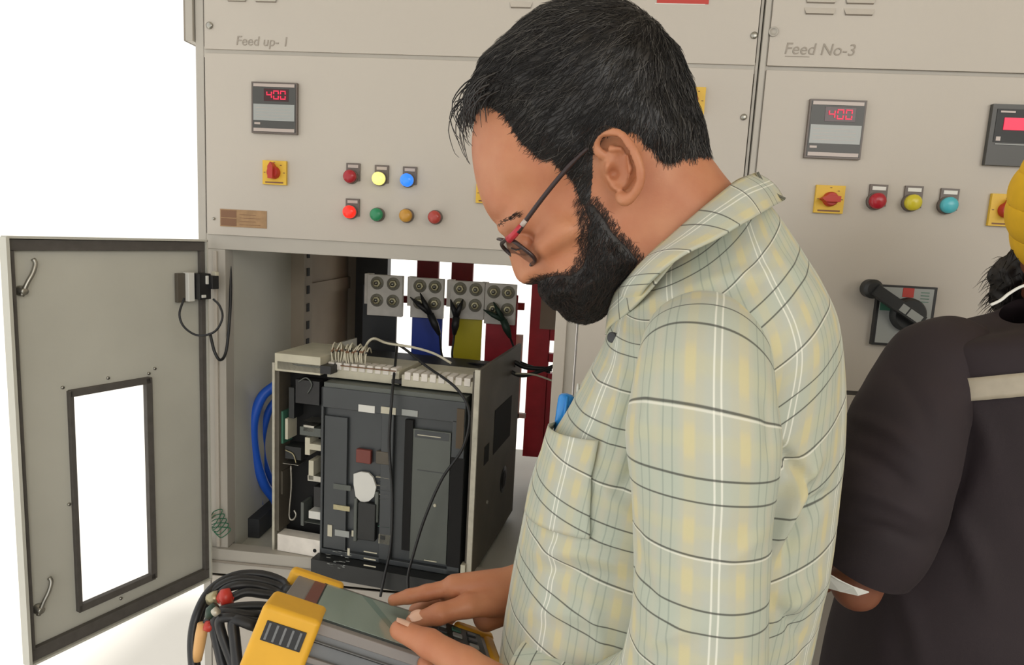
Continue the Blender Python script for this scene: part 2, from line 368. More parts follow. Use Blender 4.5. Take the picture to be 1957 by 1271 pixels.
# auxiliary switch with wires on the hinge side
b = MB(); q = [doorpt(.060, 1.447, .0), doorpt(.03, 1.447, 0)]
b.box((.050, dy(.002), 1.402), (.068, dy(.012), 1.462), 'acb_side', TD).box((.036, dy(.004), 1.404), (.050, dy(.022), 1.464), 'white', TD)
b.box((.006, dy(.006), 1.408), (.034, dy(.034), 1.462), 'black', TD).box((-.004, dy(.012), 1.43), (.012, dy(.046), 1.458), 'black', TD)
b.box((.014, dy(.034), 1.44), (.02, dy(.038), 1.458), 'white', TD).box((.02, dy(.034), 1.412), (.03, dy(.037), 1.418), 'white', TD).box((-.006, dy(.03), 1.456), (.002, dy(.044), 1.466), 'cream', TD)
b.build('door_switch', door, bevel=.001, label='small black door switch with white terminals')
b = MB()
b.tube(spline([at(352, 570, 1.35), at(343, 600, 1.34), at(352, 625, 1.34), at(378, 641, 1.33), at(410, 634, 1.33), at(425, 608, 1.33), at(420, 585, 1.34), at(408, 572, 1.35)], 40), .0022, 'cable', 8)
b.build('wire_loop', door, label='short black wire loop under the door switch')
b = MB()
b.tube(spline([onY(402, 640, -.03), onY(410, 672, -.035), onY(421, 688, -.03), onY(432, 672, -.01), onY(438, 620, .0), onY(441, 560, .02), onY(439, 505, .03), onY(431, 478, .03)], 50), .0032, 'cable', 8)
b.build('door_harness', cabA, label='black wiring loop from the door into the compartment')
b = MB()
for s in range(5):
    p0 = onY(404, 985+6*s, -.012); q0 = onY(425+4*s, 975+9*s, .0); e0 = onY(400+3*s, 1008+3*s, -.02)
    b.tube(spline([p0, (p0+q0)/2+np.array([0, -.01, .008]), q0, (q0+e0)/2+np.array([0, -.006, -.012]), e0], 20), .0011, 'green', 6)
b.cyl(onY(407, 985, 0), (0, -1, 0), [(0, .006), (.012, .006)], 'cream', 10)
b.build('earth_wire', cabA, label='green earth wires at the hinge post')
b = MB(); q = onY(390, 1040, -.01); b.cyl(q-np.array([0, 0, .008]), (0, 0, 1), [(0, .006), (.012, .006)], 'bolt', 12).box(q+np.array([-.008, -.002, -.013]), q+np.array([.012, .004, -.009]), 'cream'); b.build('hinge', cabA)

# ---- right cabinet
cabB = thing('switchgear_cabinet', (1.0, .45, 0), 'right grey switchgear cabinet with cyan lamp and large black rotary handle', 'electrical cabinet')
BX0, BX1 = .334, 1.7
fr = MB(); fr.box((BX0-.010, -.002, 0), (BX0-.001, .03, 2.25), 'paint_edge').box((BX0-.001, .004, 0), (BX0+.006, D, 2.25), 'paint_edge').box((BX1-.01, .004, 0), (BX1, D, 2.25), 'paint_edge').box((BX0, .004, 2.23), (BX1, D, 2.25), 'paint_edge')
fr.box((BX0, D-.004, 0), (BX1, D, 2.25), 'paint_edge').box((BX0, .006, 1.27), (BX1, .03, 1.31), 'rubber').box((BX0, .006, 1.90), (BX1, .03, 1.93), 'paint_edge')
fr.build('frame', cabB)
td = MB(); td.box((BX0+.003, 0, 1.921), (BX1-.01, .004, 2.24), 'paint')
for zz in (2.015, 2.035, 2.055):
    for x0, x1 in ((.394, .452), (.466, .522)): louvre(td, x0, x1, zz)
o = td.build('upper_door', cabB)
b = MB(); q = onY(1478, 61); b.cyl(q, (0, -1, 0), [(0, .009), (.003, .009), (.003, .0065), (.001, .006)], 'paint_edge', 18); b.build('door_screw', o)
q = onY(1497, 103); text_mesh('Feed No-3', .030, 'pencil_writing', 'seam_shade2', o, (q[0], -.0006, q[2]), (rad(90), 0, 0), label='faint pencilled note', shear=.15)
b = MB(); q = onY(1500, 108); b.box((q[0], -.0008, q[2]), (q[0]+.045, 0, q[2]+.001), 'seam_shade2'); b.build('pencil_line', o)
o = MB().box((BX0+.003, 0, 1.300), (BX1-.01, .004, 1.913), 'paint').build('instrument_door', cabB, bevel=.001)
MB().box((BX0+.003, 0, .06), (BX1-.01, .004, 1.291), 'paint').build('lower_door', cabB, bevel=.001)
meter(o, .422, .526, 1.752, 1.861, 'black and silver panel meter with a red readout')
rotary(o, .452, .506, 1.649, 1.702, rad(-90), 'yellow plate with a red rotary knob pointing left')
for px, py, col, lb in ((1678, 384, (176, 38, 52), 'dark red indicator lamp'), (1746, 387, (214, 200, 56), 'yellow indicator lamp'), (1815, 392, (86, 190, 205), 'cyan indicator lamp')):
    q = onY(px, py, -.015); face_lamp(o, (q[0], q[2]), col, label=lb, legend='white', r=.0155)
q0 = onY(1892, 200); q1 = onY(1877, 316); x0 = (q0[0]+q1[0])/2
b = MB(); b.box((x0, -.010, q1[2]), (x0+.098, 0, q0[2]), 'meter'); zt = q0[2]; h = q0[2]-q1[2]
b.box((x0+.008, -.011, zt-h*.62), (x0+.09, -.010, zt-h*.08), 'acb_dark').box((x0+.012, -.0113, zt-h*.66), (x0+.09, -.011, zt-h*.645), 'meter_plate')
b.box((x0+.014, -.0115, zt-h*.14), (x0+.04, -.011, zt-h*.11), 'silver').box((x0+.012, -.0115, zt-h*.60), (x0+.02, -.011, zt-h*.53), 'silver')
b.box((x0+.022, -.0125, zt-h*.42), (x0+.07, -.011, zt-h*.22), 'led').build('protection_relay', o, bevel=.0008, label='dark relay with a glowing red display')
q0 = onY(1893, 370); q1 = onY(1900, 432); rotary(o, q0[0], q0[0]+.054, q1[2], q0[2], 0, 'yellow rotary switch half hidden by the turban')
# big rotary handle
P = lambda px, py, y=-.01: onY(px, py, y)
a = P(1690, 545); c = P(1791, 552); d = P(1660, 658)
x0, x1, z1_, z0_ = (P(1684, 545)[0]+d[0])/2, (c[0]+P(1776, 660)[0])/2, a[2]+.001, d[2]
b = MB(); b.box((x0, -.012, z0_), (x1, 0, z1_), 'black').box((x0+.005, -.0128, z0_+.005), (x1-.006, -.012, z1_-.004), 'meter_plate')
gx = mat('handle_green', (70, 120, 100), .5); M['hgreen'] = gx
b.box((x0+.006, -.0134, z1_-.050), (x0+.028, -.0128, z1_-.030), 'hgreen').box((x0+.045, -.0134, z1_-.022), (x0+.066, -.0128, z1_-.004), 'red')
for k in range(4): b.box((x1-.03, -.0134, z1_-.012-.006*k), (x1-.014, -.0128, z1_-.0105-.006*k), 'hgreen')
hc = np.array([x0+.058, -.012, z1_-.055])
b.cyl(hc, (0, -1, 0), [(0, .033), (.012, .032), (.018, .028)], 'acb_dark', 40)
e0 = P(1672, 553, -.04); ax = e0-hc; ax[1] = 0; Ln = np.linalg.norm(ax); ax /= Ln; T = Matrix.Translation(tuple(hc)) @ Matrix.Rotation(-math.atan2(ax[2], ax[0]), 4, 'Y')
b.box((-.02, -.034, -.011), (Ln, -.014, .011), 'acb_dark', T).cyl(e0+np.array([0, .026, 0]), (0, -1, 0), [(0, .018), (.02, .0185), (.026, .013)], 'acb_dark', 28)
b.box((-.014, -.0347, -.0075), (.014, -.034, .0075), 'meter_plate', T).box((.017, -.0347, -.0075), (.032, -.034, .0075), 'meter_plate', T)
b.build('switch_handle', o, bevel=.0012, label='large black rotary handle on a white plate')
# ================================================================== draw-out circuit breaker
PH = rad(8); BO = np.array([-.532, .0]); bx_ = np.array([math.cos(PH), -math.sin(PH)]); by_ = np.array([math.sin(PH), math.cos(PH)])
TB = Matrix(((bx_[0], by_[0], 0, BO[0]), (bx_[1], by_[1], 0, BO[1]), (0, 0, 1, 0), (0, 0, 0, 1)))
def A(px, py, y=0.0):                       # photo point -> (u, z) on the plane y of the breaker
    d = ray(px, py); o = BO+by_*y; tt = ((o-CAM[:2]) @ by_)/(d[:2] @ by_); p = CAM+d*tt
    return float((p[:2]-BO) @ bx_), float(p[2])
def AB(b, p0, p1, y0, y1, m):               # box from two photo corners
    (u0, a0), (u1, a1) = A(*p0, min(y0, y1)), A(*p1, min(y0, y1)); return b.box((u0, y0, a0), (u1, y1, a1), m, TB)
acb = thing('circuit_breaker', (*(BO+bx_*.15+by_*.2), .812), 'grey draw-out circuit breaker with a white oval sticker in the open compartment', 'circuit breaker')
b = MB()                                    # chassis: side plates, floor, back
b.box((-.122, 0, .815), (-.116, .40, 1.27), 'zinc', TB).box((-.116, .10, .815), (.335, .40, 1.24), 'acb_dark', TB)
b.box((-.116, .0, .812), (.335, .12, .822), 'acb_dark', TB)
b.build('chassis', acb)
b = MB(); b.box((.338, .004, .828), (.346, .42, 1.292), 'acb_side', TB)
AB(b, (908, 707), (900, 1095), .0, .006, 'zinc')
def side(px, py):
    n = bx_; d = ray(px, py); o = BO+bx_*.346; tt = ((o-CAM[:2]) @ n)/(d[:2] @ n); p = CAM+d*tt; return float((p[:2]-BO) @ by_), float(p[2])
for q0, q1 in (((946, 785), (974, 832)), ((926, 855), (933, 880))):
    (a0, c0), (a1, c1) = side(*q0), side(*q1); b.box((.3455, a0, c0), (.3468, a1, c1), 'void', TB)  # black insets stand in for the unlit inside of the holes
a0, c0 = side(962, 916); b.cyl(TB @ Vector((.3455, a0, c0)), TB.to_3x3() @ Vector((1, 0, 0)), [(0, .024), (.0015, .024)], 'void', 6)
b.cyl(TB @ Vector((.3455, a0, c0)), TB.to_3x3() @ Vector((1, 0, 0)), [(0, .034), (.001, .034)], 'acb_dark', 32)
a0, c0 = side(930, 960); b.cyl(TB @ Vector((.345, a0, c0)), TB.to_3x3() @ Vector((1, 0, 0)), [(0, .005), (.004, .004)], 'steel', 12)
b.build('side_plate', acb, label='dark side plate with a square and a hexagonal hole')
# exposed mechanism on the left
b = MB(); b.box((-.116, .05, .85), (.0, .11, 1.245), 'void', TB)
AB(b, (530, 690), (632, 716), .0, .06, 'black'); AB(b, (560, 696), (610, 703), -.002, .0, 'acb_panel')
AB(b, (525, 700), (533, 1015), .004, .05, 'acb_side')
for q0, q1, m in (((580, 804), (613, 808), 'steel'), ((573, 815), (613, 836), 'acb_panel'), ((580, 812), (600, 826), 'steel'), ((583, 836), (592, 870), 'cream'), ((592, 848), (613, 862), 'cream'),
        ((590, 880), (599, 918), 'cream'), ((588, 908), (613, 922), 'steel'), ((536, 786), (541, 848), 'hgreen'), ((545, 800), (550, 840), 'cream'), ((590, 976), (613, 994), 'white'),
        ((540, 885), (570, 890), 'steel'), ((533, 720), (537, 745), 'cream'), ((558, 688), (563, 700), 'white'), ((582, 998), (613, 1002), 'acb_panel'), ((575, 960), (580, 1005), 'acb_panel'),
        ((565, 725), (610, 775), 'black'), ((552, 740), (562, 800), 'acb_dark'), ((533, 900), (540, 945), 'acb_side'), ((600, 930), (613, 970), 'black'), ((545, 852), (575, 880), 'acb_dark')):
    AB(b, q0, q1, .012, .05, m)
b.build('mechanism', acb, bevel=.0006, seg=1, label='exposed dark mechanism with small metal levers')
b = MB(); p = lambda x, y, k=.01: tuple(TB @ Vector((A(x, y, k)[0], k, A(x, y, k)[1])))
b.tube(spline([p(556, 890), p(557, 930), p(553, 985), p(560, 993), p(566, 984), p(562, 975)], 24), .0022, 'steel', 8)
b.build('lever_rod', acb); b = MB()
b.tube(spline([p(570, 730), p(585, 722), p(596, 735), p(588, 752)], 16), .0016, 'acb_panel', 6)
b.build('spring_wire', acb); b = MB()
b.tube(spline([p(545, 860), p(560, 868), p(566, 885)], 12), .0014, 'bolt', 6)
b.build('spring_wire', acb)
b = MB(); AB(b, (530, 1020), (612, 1066), -.001, .03, 'tin'); u0, w0 = A(602, 1052); b.cyl(TB @ Vector((u0, -.001, w0)), -Vector((*by_, 0)), [(0, .0045), (.001, .0045)], 'void', 14)
b.build('foot_plate', acb, bevel=.001, label='pale metal foot plate with a dark hole')
# front cover
cov = MB(); (u0, zt), (u1, _) = A(612, 740), A(893, 760)
zb = .846; u0, u1 = 0.0, .328; zt = 1.229
cov.box((u0, .006, zb), (u1, .12, zt), 'acb', TB)
for a, c in (((u0, zt-.045), (u1, zt)), ((u0, zb), (u0+.006, zt)), ((u0, zb), (u1, zb+.012)), ((.300, zb), (u1, zt-.04)), ((.142, zb), (.170, zt-.04))): cov.box((a[0], -.004, a[1]), (c[0], .01, c[1]), 'acb', TB)
cov.box((u0+.004, -.001, zt-.004), (u1, .1, zt+.010), 'acb_panel', TB)
cov.box((.300, -.006, zb+.02), (u1+.002, -.003, zt-.12), 'void', TB)
cover = cov.build('front_cover', acb, bevel=.002)
b = MB(); b.box((.196, -.0045, .886), (.214, .004, 1.178), 'void', TB); b.build('groove', cover)
b = MB(); b.box((.214, -.003, .868), (.298, .008, 1.160), 'acb_panel', TB).box((.218, -.0036, 1.142), (.294, -.003, 1.158), 'acb', TB)
b.box((.224, -.0039, 1.147), (.276, -.0034, 1.149), 'cream', TB).box((.226, -.0036, 1.070), (.290, -.003, 1.072), 'acb', TB)
u, w = A(832, 965); b.cyl(TB @ Vector((u, -.003, w)), -Vector((*by_, 0)), [(0, .004), (.002, .003)], 'cream', 12)
b.build('control_unit', cover, bevel=.001, label='lighter grey control unit panel')
for q0, q1, m in (((685, 773), (716, 790), 'white'), ((728, 777), (756, 793), 'cream'), ((768, 782), (798, 797), 'meter_plate')):
    b = MB(); AB(b, q0, q1, -.0055, -.004, m); b.build('label_plate', cover)
b = MB(); b.box((.008, -.002, .86), (.062, .008, 1.165), 'acb', TB); b.build('left_panel', cover, bevel=.001)
for q0, q1, m in (((637, 924), (670, 939), 'acb_panel'), ((637, 964), (668, 978), 'bolt'), ((626, 1003), (634, 1026), 'cream'), ((640, 1012), (667, 1028), 'meter_plate'), ((672, 1014), (677, 1026), 'cream')):
    b = MB(); AB(b, q0, q1, -.004, -.002, m); b.build('label_plate', cover)
b = MB(); AB(b, (680, 858), (708, 888), -.006, .004, 'dullred'); b.build('push_button', cover, bevel=.002, label='dull red push button')
b = MB(); AB(b, (718, 862), (745, 890), -.006, .004, 'acb_side'); b.build('push_button', cover, bevel=.002, label='grey brown push button')
pl = [A(*q) for q in ((677, 905), (690, 901), (705, 903), (714, 912), (720, 930), (716, 948), (706, 957), (692, 959), (681, 948), (677, 925))]
MB().prism([(x, z) for x, z in pl], -.0035, .002, 'white', TB).build('oval_sticker', cover, label='white oval sticker')
b = MB(); AB(b, (684, 960), (716, 1036), -.010, .004, 'acb_dark'); AB(b, (676, 952), (681, 1036), -.006, .004, 'acb_panel'); AB(b, (716, 940), (722, 1000), -.006, .004, 'acb_panel')
b.build('charging_handle', cover, bevel=.002)
b = MB()
for k in range(6): AB(b, (718+2*(k % 2), 912+8*k), (744-3*(k % 3), 915+8*k), -.004, .002, 'cream' if k % 2 == 0 else 'acb_panel')
b.build('printed_label', cover, label='small printed label beside the oval sticker'); b = MB(); AB(b, (722, 1006), (747, 1009), -.004, .002, 'hgreen'); AB(b, (724, 1020), (745, 1042), -.004, .002, 'cream'); AB(b, (727, 1024), (735, 1032), -.005, -.004, 'acb_dark')
b.build('position_window', cover)
b = MB(); b.box((-.004, -.034, .806), (.332, -.002, .845), 'acb_dark', TB)
for q0, q1 in (((695, 1053), (720, 1059)), ((695, 1066), (718, 1072)), ((695, 1079), (718, 1085)), ((664, 1048), (668, 1062)), ((810, 1071), (834, 1074))): AB(b, q0, q1, -.0355, -.034, 'cream')
r2 = np.random.default_rng(3)
for k in range(26):
    x, y = 618+r2.random()*48, 1050+r2.random()*38; AB(b, (x, y), (x+3+r2.random()*9, y+1.6), -.0352, -.034, 'meter_plate')
b.box((.332, -.006, .83), (.342, .01, .875), 'cream', TB)
b.build('skirt_panel', acb, label='black lower skirt with small white markings')
b = MB(); u, w = A(872, 780); b.box((.310, -.006, 1.13), (.326, -.003, 1.215), 'dullbrown', TB); b.build('side_label', cover)
# secondary terminals on top
b = MB(); b.box((-.116, .0, 1.252), (-.005, .16, 1.292), 'cream', TB).box((-.005, .03, 1.243), (.165, .16, 1.272), 'cream', TB).box((.175, .02, 1.243), (.336, .16, 1.268), 'cream', TB)
for k in range(9): b.box((-.002+.0185*k, .028, 1.262), (.012+.0185*k, .06, 1.278), 'tin', TB)
for k in range(8): b.box((.182+.019*k, .018, 1.258), (.196+.019*k, .06, 1.275), 'tin', TB)
b.box((.150, .024, 1.246), (.176, .06, 1.255), 'black', TB).box((.03, .022, 1.272), (.16, .026, 1.274), 'brown', TB)
b.build('terminal_block', acb, bevel=.0008, seg=1, label='cream row of terminals along the top')
b = MB(); r3 = np.random.default_rng(5)
for k in range(16):
    x = 632+4.2*k+r3.random()*3; y = 690+r3.random()*6
    q = [p(x, y, .03), p(x-4+8*r3.random(), y-18, .035), p(x+2+8*r3.random(), y-30-8*r3.random(), .05), p(x+12, y-22, .09)]
    b.tube(spline(q, 10), .0016, 'cream', 6); b.tube([q[1]+np.array([0, 0, .002]), (np.array(q[1])+np.array(q[2]))/2], .0026, 'brown' if k % 3 else 'black', 6)
b.build('terminal_wires', acb, label='short cream wires with dark ferrules')

# ================================================================== busbars behind the breaker
BY = .50
def bar(name, label, x0, x1, mbar, plate, y0, y1, zlow=1.0, group='busbars behind the breaker'):
    a = onY(x0, y1+6, BY); c = onY(x1, y1+6, BY)
    r = thing(name, ((a[0]+c[0])/2, BY+.02, .98), label, 'busbar', group)
    MB().box((a[0], BY, zlow-.02), (c[0], BY+.012, onY(x0, y0+20, BY)[2]), mbar).build('sleeved_bar', r, bevel=.002)
    p0, p1 = onY(plate[0], y0, BY-.02), onY(plate[1], y1, BY-.02); h = p0[2]-p1[2]
    pt = MB().box((p0[0], BY-.022, p1[2]), (p1[0], BY-.004, p0[2]), 'tin').build('joint_plate', r, bevel=.0015)
    for i in (.28, .74):
        for k in (.20, .62):
            cc = (p0[0]+(p1[0]-p0[0])*i, BY-.022, p0[2]-h*k)
            MB().cyl(cc, (0, -1, 0), [(0, .0185), (.002, .0185)], 'zinc', 24).cyl(cc, (0, -1, 0), [(.002, .012), (.009, .012), (.0095, .010)], 'bolt', 6).cyl(cc, (0, -1, 0), [(.009, .006), (.016, .0055)], 'steel', 12).build('bolt', pt)
    MB().box((p0[0]-.014, BY-.004, p1[2]+.03), (p0[0]+.004, BY+.03, p0[2]), 'tin').build('side_flange', r)
    return r
bar('busbar', 'black sleeved busbar with a four-bolt plate, leftmost behind the breaker', 692, 757, 'busblack', (703, 768), 524, 606)
bar('busbar', 'blue sleeved busbar with a four-bolt plate behind the breaker', 787, 845, 'busblue', (786, 846), 530, 610)
bar('busbar', 'yellow sleeved busbar with a four-bolt plate behind the breaker', 868, 921, 'busyellow', (862, 924), 536, 612)
bar('busbar', 'red sleeved busbar with a four-bolt plate behind the breaker', 928, 987, 'busred', (928, 984), 541, 622)
for k, (x0, x1, lb) in enumerate(((797, 838, 'dark red riser bar dropping behind the blue busbar plate'), (863, 904, 'dark red riser bar dropping behind the yellow busbar plate'))):
    a, c = onY(x0, 510, .78), onY(x1, 510, .78); o = MB().box((a[0], .78, 1.20), (c[0], .80, 1.541), 'busdark').build('riser_bar', bevel=.001); tag(o, lb, 'busbar', 'riser bars at the back')
a, c = onY(745, 600, .72), onY(1000, 622, .72)
o = MB().box((a[0], .72, 1.340), (c[0], .74, 1.362), 'busdark').build('support_strip', bevel=.001); tag(o, 'dark brown strip crossing behind the busbar plates', 'support bar')
# dark red column right of the busbars
b = MB(); a, c = onY(1008, 700, .62), onY(1050, 700, .62); b.box((a[0], .62, .90), (c[0]-.004, .66, 1.53), 'busred')
for y0, y1 in ((560, 608), (628, 652), (676, 693), (714, 1060)):
    t0, t1 = onY(1050, y0, .62), onY(1066, y1, .62); b.box((c[0]-.006, .62, t1[2]), (c[0]+.03, .645, t0[2]), 'busred')
b.box((a[0]+.03, .612, 1.30), (c[0]+.02, .62, 1.43), 'brown_in'); q = onY(1058, 580, .61); b.cyl(q, (0, -1, 0), [(0, .012), (.004, .012)], 'void', 16)
o = b.build('insulating_barrier'); tag(o, 'dark red upright barrier with notched edge at the compartment right', 'barrier')
b = MB()
for q in ((985, 640, 991, 800), (985, 790, 1004, 800)):
    a, c = onY(q[0], q[1], .56), onY(q[2], q[3], .56); b.box((a[0], .56, c[2]), (c[0], .575, a[2]), 'white')
o = b.build('support_bracket'); tag(o, 'white metal bracket between red busbar and red barrier', 'bracket')
# blue cables on the left of the breaker
b = MB(); K = .16
b.tube(spline([onY(528, 735, K), onY(500, 760, K-.02), onY(484, 810, K-.03), onY(488, 870, K-.02), onY(505, 925, K), onY(528, 960, K+.03), onY(535, 1000, K+.05)], 50), .012, 'bluecable', 14)
o = b.build('blue_cable'); tag(o, 'thick blue cable bulging out left of the breaker', 'cable', 'blue cables left of the breaker')
b = MB(); b.tube(spline([onY(530, 760, K+.04), onY(512, 790, K+.03), onY(500, 850, K+.03), onY(510, 900, K+.04), onY(532, 940, K+.05)], 40), .009, 'bluecable', 14)
o = b.build('blue_cable'); tag(o, 'thinner blue cable nested inside the thick blue loop', 'cable', 'blue cables left of the breaker')
a, c = onY(436, 990, .14), onY(525, 1035, .14)
b = MB(); b.box((a[0], .10, .814), (a[0]+.10, .34, .862), 'busblack'); b.cyl((a[0]+.03, .12, .864), (0, 0, 1), [(0, .012), (.02, .012)], 'busblack', 12).cyl((a[0]+.06, .18, .864), (0, 0, 1), [(0, .012), (.026, .011)], 'bluecable', 12)
o = b.build('cable_gland_box', bevel=.001); tag(o, 'dark box on compartment floor left of the breaker', 'junction box')

# ================================================================== test clips and leads
def clip(tips, joint, end, lead, label, m='black', y=BY-.045):
    r = thing('crocodile_clip', onY(*end, y), label, 'test clip', 'crocodile clips on the busbar joints')
    j = onY(*joint, y)
    for tx, ty in tips:
        b = MB(); tt = onY(tx, ty, y+.008); b.tube([tt, tt*.55+j*.45+np.array([0, -.004, 0]), j], [.0015, .007, .008], m, 8); b.build('jaw', r)
    b = MB(); e = onY(*end, y); b.tube([j, j*.5+e*.5, e], [.010, .011, .005], m, 10); b.build('grip', r)
    b = MB(); b.tube(spline([e]+lead, 30), .003, 'cable', 8); b.build('lead', r)
    return r
clip(((784, 568), (803, 560)), (822, 600), (840, 640), [onY(850, 690, .38), onY(905, 706, .2), onY(960, 712, .2)], 'black crocodile clip on the blue busbar joint')
clip(((861, 572), (885, 572)), (872, 606), (868, 640), [onY(866, 688, .42), onY(905, 695, .3), onY(985, 700, .3)], 'black crocodile clip on the yellow busbar joint')
clip(((924, 592), (943, 577)), (962, 612), (975, 645), [onY(985, 672, .42), onY(992, 690, .4), onY(1050, 712, .3)], 'dark green crocodile clip on the red busbar joint', 'hgreen2')
b = MB(); b.tube(spline([onY(930, 700, .25), onY(975, 690, .3), onY(1005, 702, .3), onY(1055, 706, .3)], 30), .006, 'cable', 8); b.tube(spline([onY(905, 715, .3), onY(960, 705, .28), onY(1000, 718, .28), onY(1058, 700, .3)], 30), .005, 'cable', 8)
o = b.build('clip_leads'); tag(o, 'tangle of black leads crossing toward the red barrier', 'cable')
b = MB(); b.tube(spline([onY(985, 714, .26), onY(1020, 716, .26), onY(1062, 730, .26)], 20), .0025, 'cream', 6); o = b.build('cream_wire'); tag(o, 'cream wire below the black leads by the red barrier', 'wire')
b = MB(); b.tube(spline([p(697, 688, .06), p(699, 662, .06), p(714, 647, .06), p(740, 656, .08), p(790, 664, .09), p(830, 676, .09), p(862, 694, .08)], 40), .0028, 'cream', 8)
o = b.build('cream_wire'); tag(o, 'arched cream wire on top of the breaker terminals', 'wire')
lead1 = [onY(759, 662, .12), onY(755, 700, .03), onY(749, 760, -.045), onY(744, 850, -.05), onY(750, 950, -.055), onY(747, 1040, -.06), onY(735, 1100, -.07), onY(727, 1140, -.075)]
b = MB(); b.tube(spline(lead1, 60), .0030, 'cable', 8); o = b.build('voltage_lead'); tag(o, 'thin black lead hanging straight down the breaker front', 'cable', 'thin black leads across the breaker')
lead2 = [onY(705, 650, .1), onY(757, 657, .08), onY(815, 700, .02), onY(872, 742, -.06), onY(897, 790, -.09), onY(885, 855, -.09), onY(845, 915, -.09), onY(812, 990, -.09), onY(790, 1060, -.09), onY(780, 1100, -.09), onY(781, 1140, -.09)]
b = MB(); b.tube(spline(lead2, 80), .0030, 'cable', 8); o = b.build('voltage_lead'); tag(o, 'thin black lead sweeping diagonally across the breaker right side', 'cable', 'thin black leads across the breaker')
# ================================================================== handheld power analyser
K_ = .93
TO = CAM+K_*(np.array([-.290, -.768, 1.182])-CAM)
TR = np.array([[.939, -.223, .262], [.133, .937, .323], [-.318, -.268, .910]])
TT = Matrix(((TR[0, 0], TR[0, 1], TR[0, 2], TO[0]), (TR[1, 0], TR[1, 1], TR[1, 2], TO[1]), (TR[2, 0], TR[2, 1], TR[2, 2], TO[2]), (0, 0, 0, 1))) @ Matrix.Scale(K_, 4)
M['case'] = mat('analyser_grey', (112, 114, 116), .5, noise=.05, nscale=40)
M['bezel'] = mat('analyser_bezel', (132, 126, 122), .45)
M['screen'] = mat('lcd_glass', (150, 164, 154), .12, spec=.8)
M['screen_reflection'] = mat('lcd_reflection', (120, 142, 134), .12, spec=.8)
M['keys'] = mat('keypad_dark', (46, 54, 52), .5)
M['holster'] = mat('holster_yellow', (228, 172, 44), .5, noise=.06, nscale=25)
M['maroon'] = mat('maroon_label', (120, 72, 62), .5)
ta = thing('power_analyser', TT @ Vector((.128, .0845, -.064)), 'yellow cornered grey handheld power analyser held in both hands', 'power analyser')
def tb(): return MB()
def tbx(b, x0, y0, z0, x1, y1, z1, m): return b.box((x0, y0, z0), (x1, y1, z1), m, TT)
b = tb(); tbx(b, .004, .004, -.060, .252, .165, -.006, 'case'); b.build('case', ta, bevel=.006, seg=3)
b = tb(); tbx(b, .002, .003, -.012, .254, .166, -.001, 'bezel'); tbx(b, .010, -.0015, -.040, .25, .004, -.034, 'bezel'); tbx(b, .010, -.001, -.020, .25, .004, -.0175, 'case'); b.build('bezel', ta, bevel=.003)
b = tb(); tbx(b, .024, .020, -.002, .038, .150, .0003, 'maroon'); tbx(b, .036, .014, -.002, .160, .156, .0002, 'keys'); b.build('screen_surround', ta)
b = tb(); tbx(b, .040, .018, -.001, .156, .152, .0008, 'screen')
b.add([TT @ Vector(v) for v in ((.085, .152, .00085), (.098, .152, .00085), (.145, .035, .00085), (.135, .035, .00085))], [(0, 1, 2, 3)], 'screen_reflection')  # darker diagonal band painted on as a screen reflection
b.build('screen', ta, label='grey green screen')
b = tb(); tbx(b, .162, .014, -.001, .246, .156, .0006, 'keys'); b.build('keypad', ta)
for i in range(4):
    for j in range(6):
        x, y = .172+.020*i, .026+.0225*j
        b = tb(); m = 'meter_plate' if (i+j) % 3 == 0 else ('hgreen' if (i*2+j) % 4 == 1 else 'acb'); tbx(b, x-.006, y-.006, 0, x+.006, y+.006, .0025, m); b.build('key', ta, bevel=.0008)
def corner(x0, x1, y0, y1, zt, name='corner_guard', extra=None):
    b = tb(); tbx(b, x0, y0, -.066, x1, y1, zt, 'holster')
    if extra: extra(b)
    return b.build(name, ta, bevel=.0055, seg=4)
def vent(b): pass
nl = corner(-.010, .052, -.008, .052, .004)
b = tb(); tbx(b, .000, -.0092, -.030, .042, -.007, -.010, 'black')
for k in range(5): tbx(b, .003+.0082*k, -.0096, -.0285, .0055+.0082*k, -.009, -.0115, 'case')
b.build('vent_grille', nl, bevel=.0006)
corner(-.010, .060, .154, .176, .004); corner(.212, .266, .154, .176, .004); corner(.214, .266, -.008, .040, .004)
b = tb(); tbx(b, .251, .03, -.062, .266, .16, .002, 'holster'); b.build('end_guard', ta, bevel=.005, seg=3)
b = tb(); b.tube(spline([TT @ Vector(v) for v in ((.05, -.004, -.050), (.075, -.008, -.040), (.10, -.008, -.046), (.118, -.006, -.056))], 20), .0014, 'black', 6); b.build('hand_strap_cord', ta)
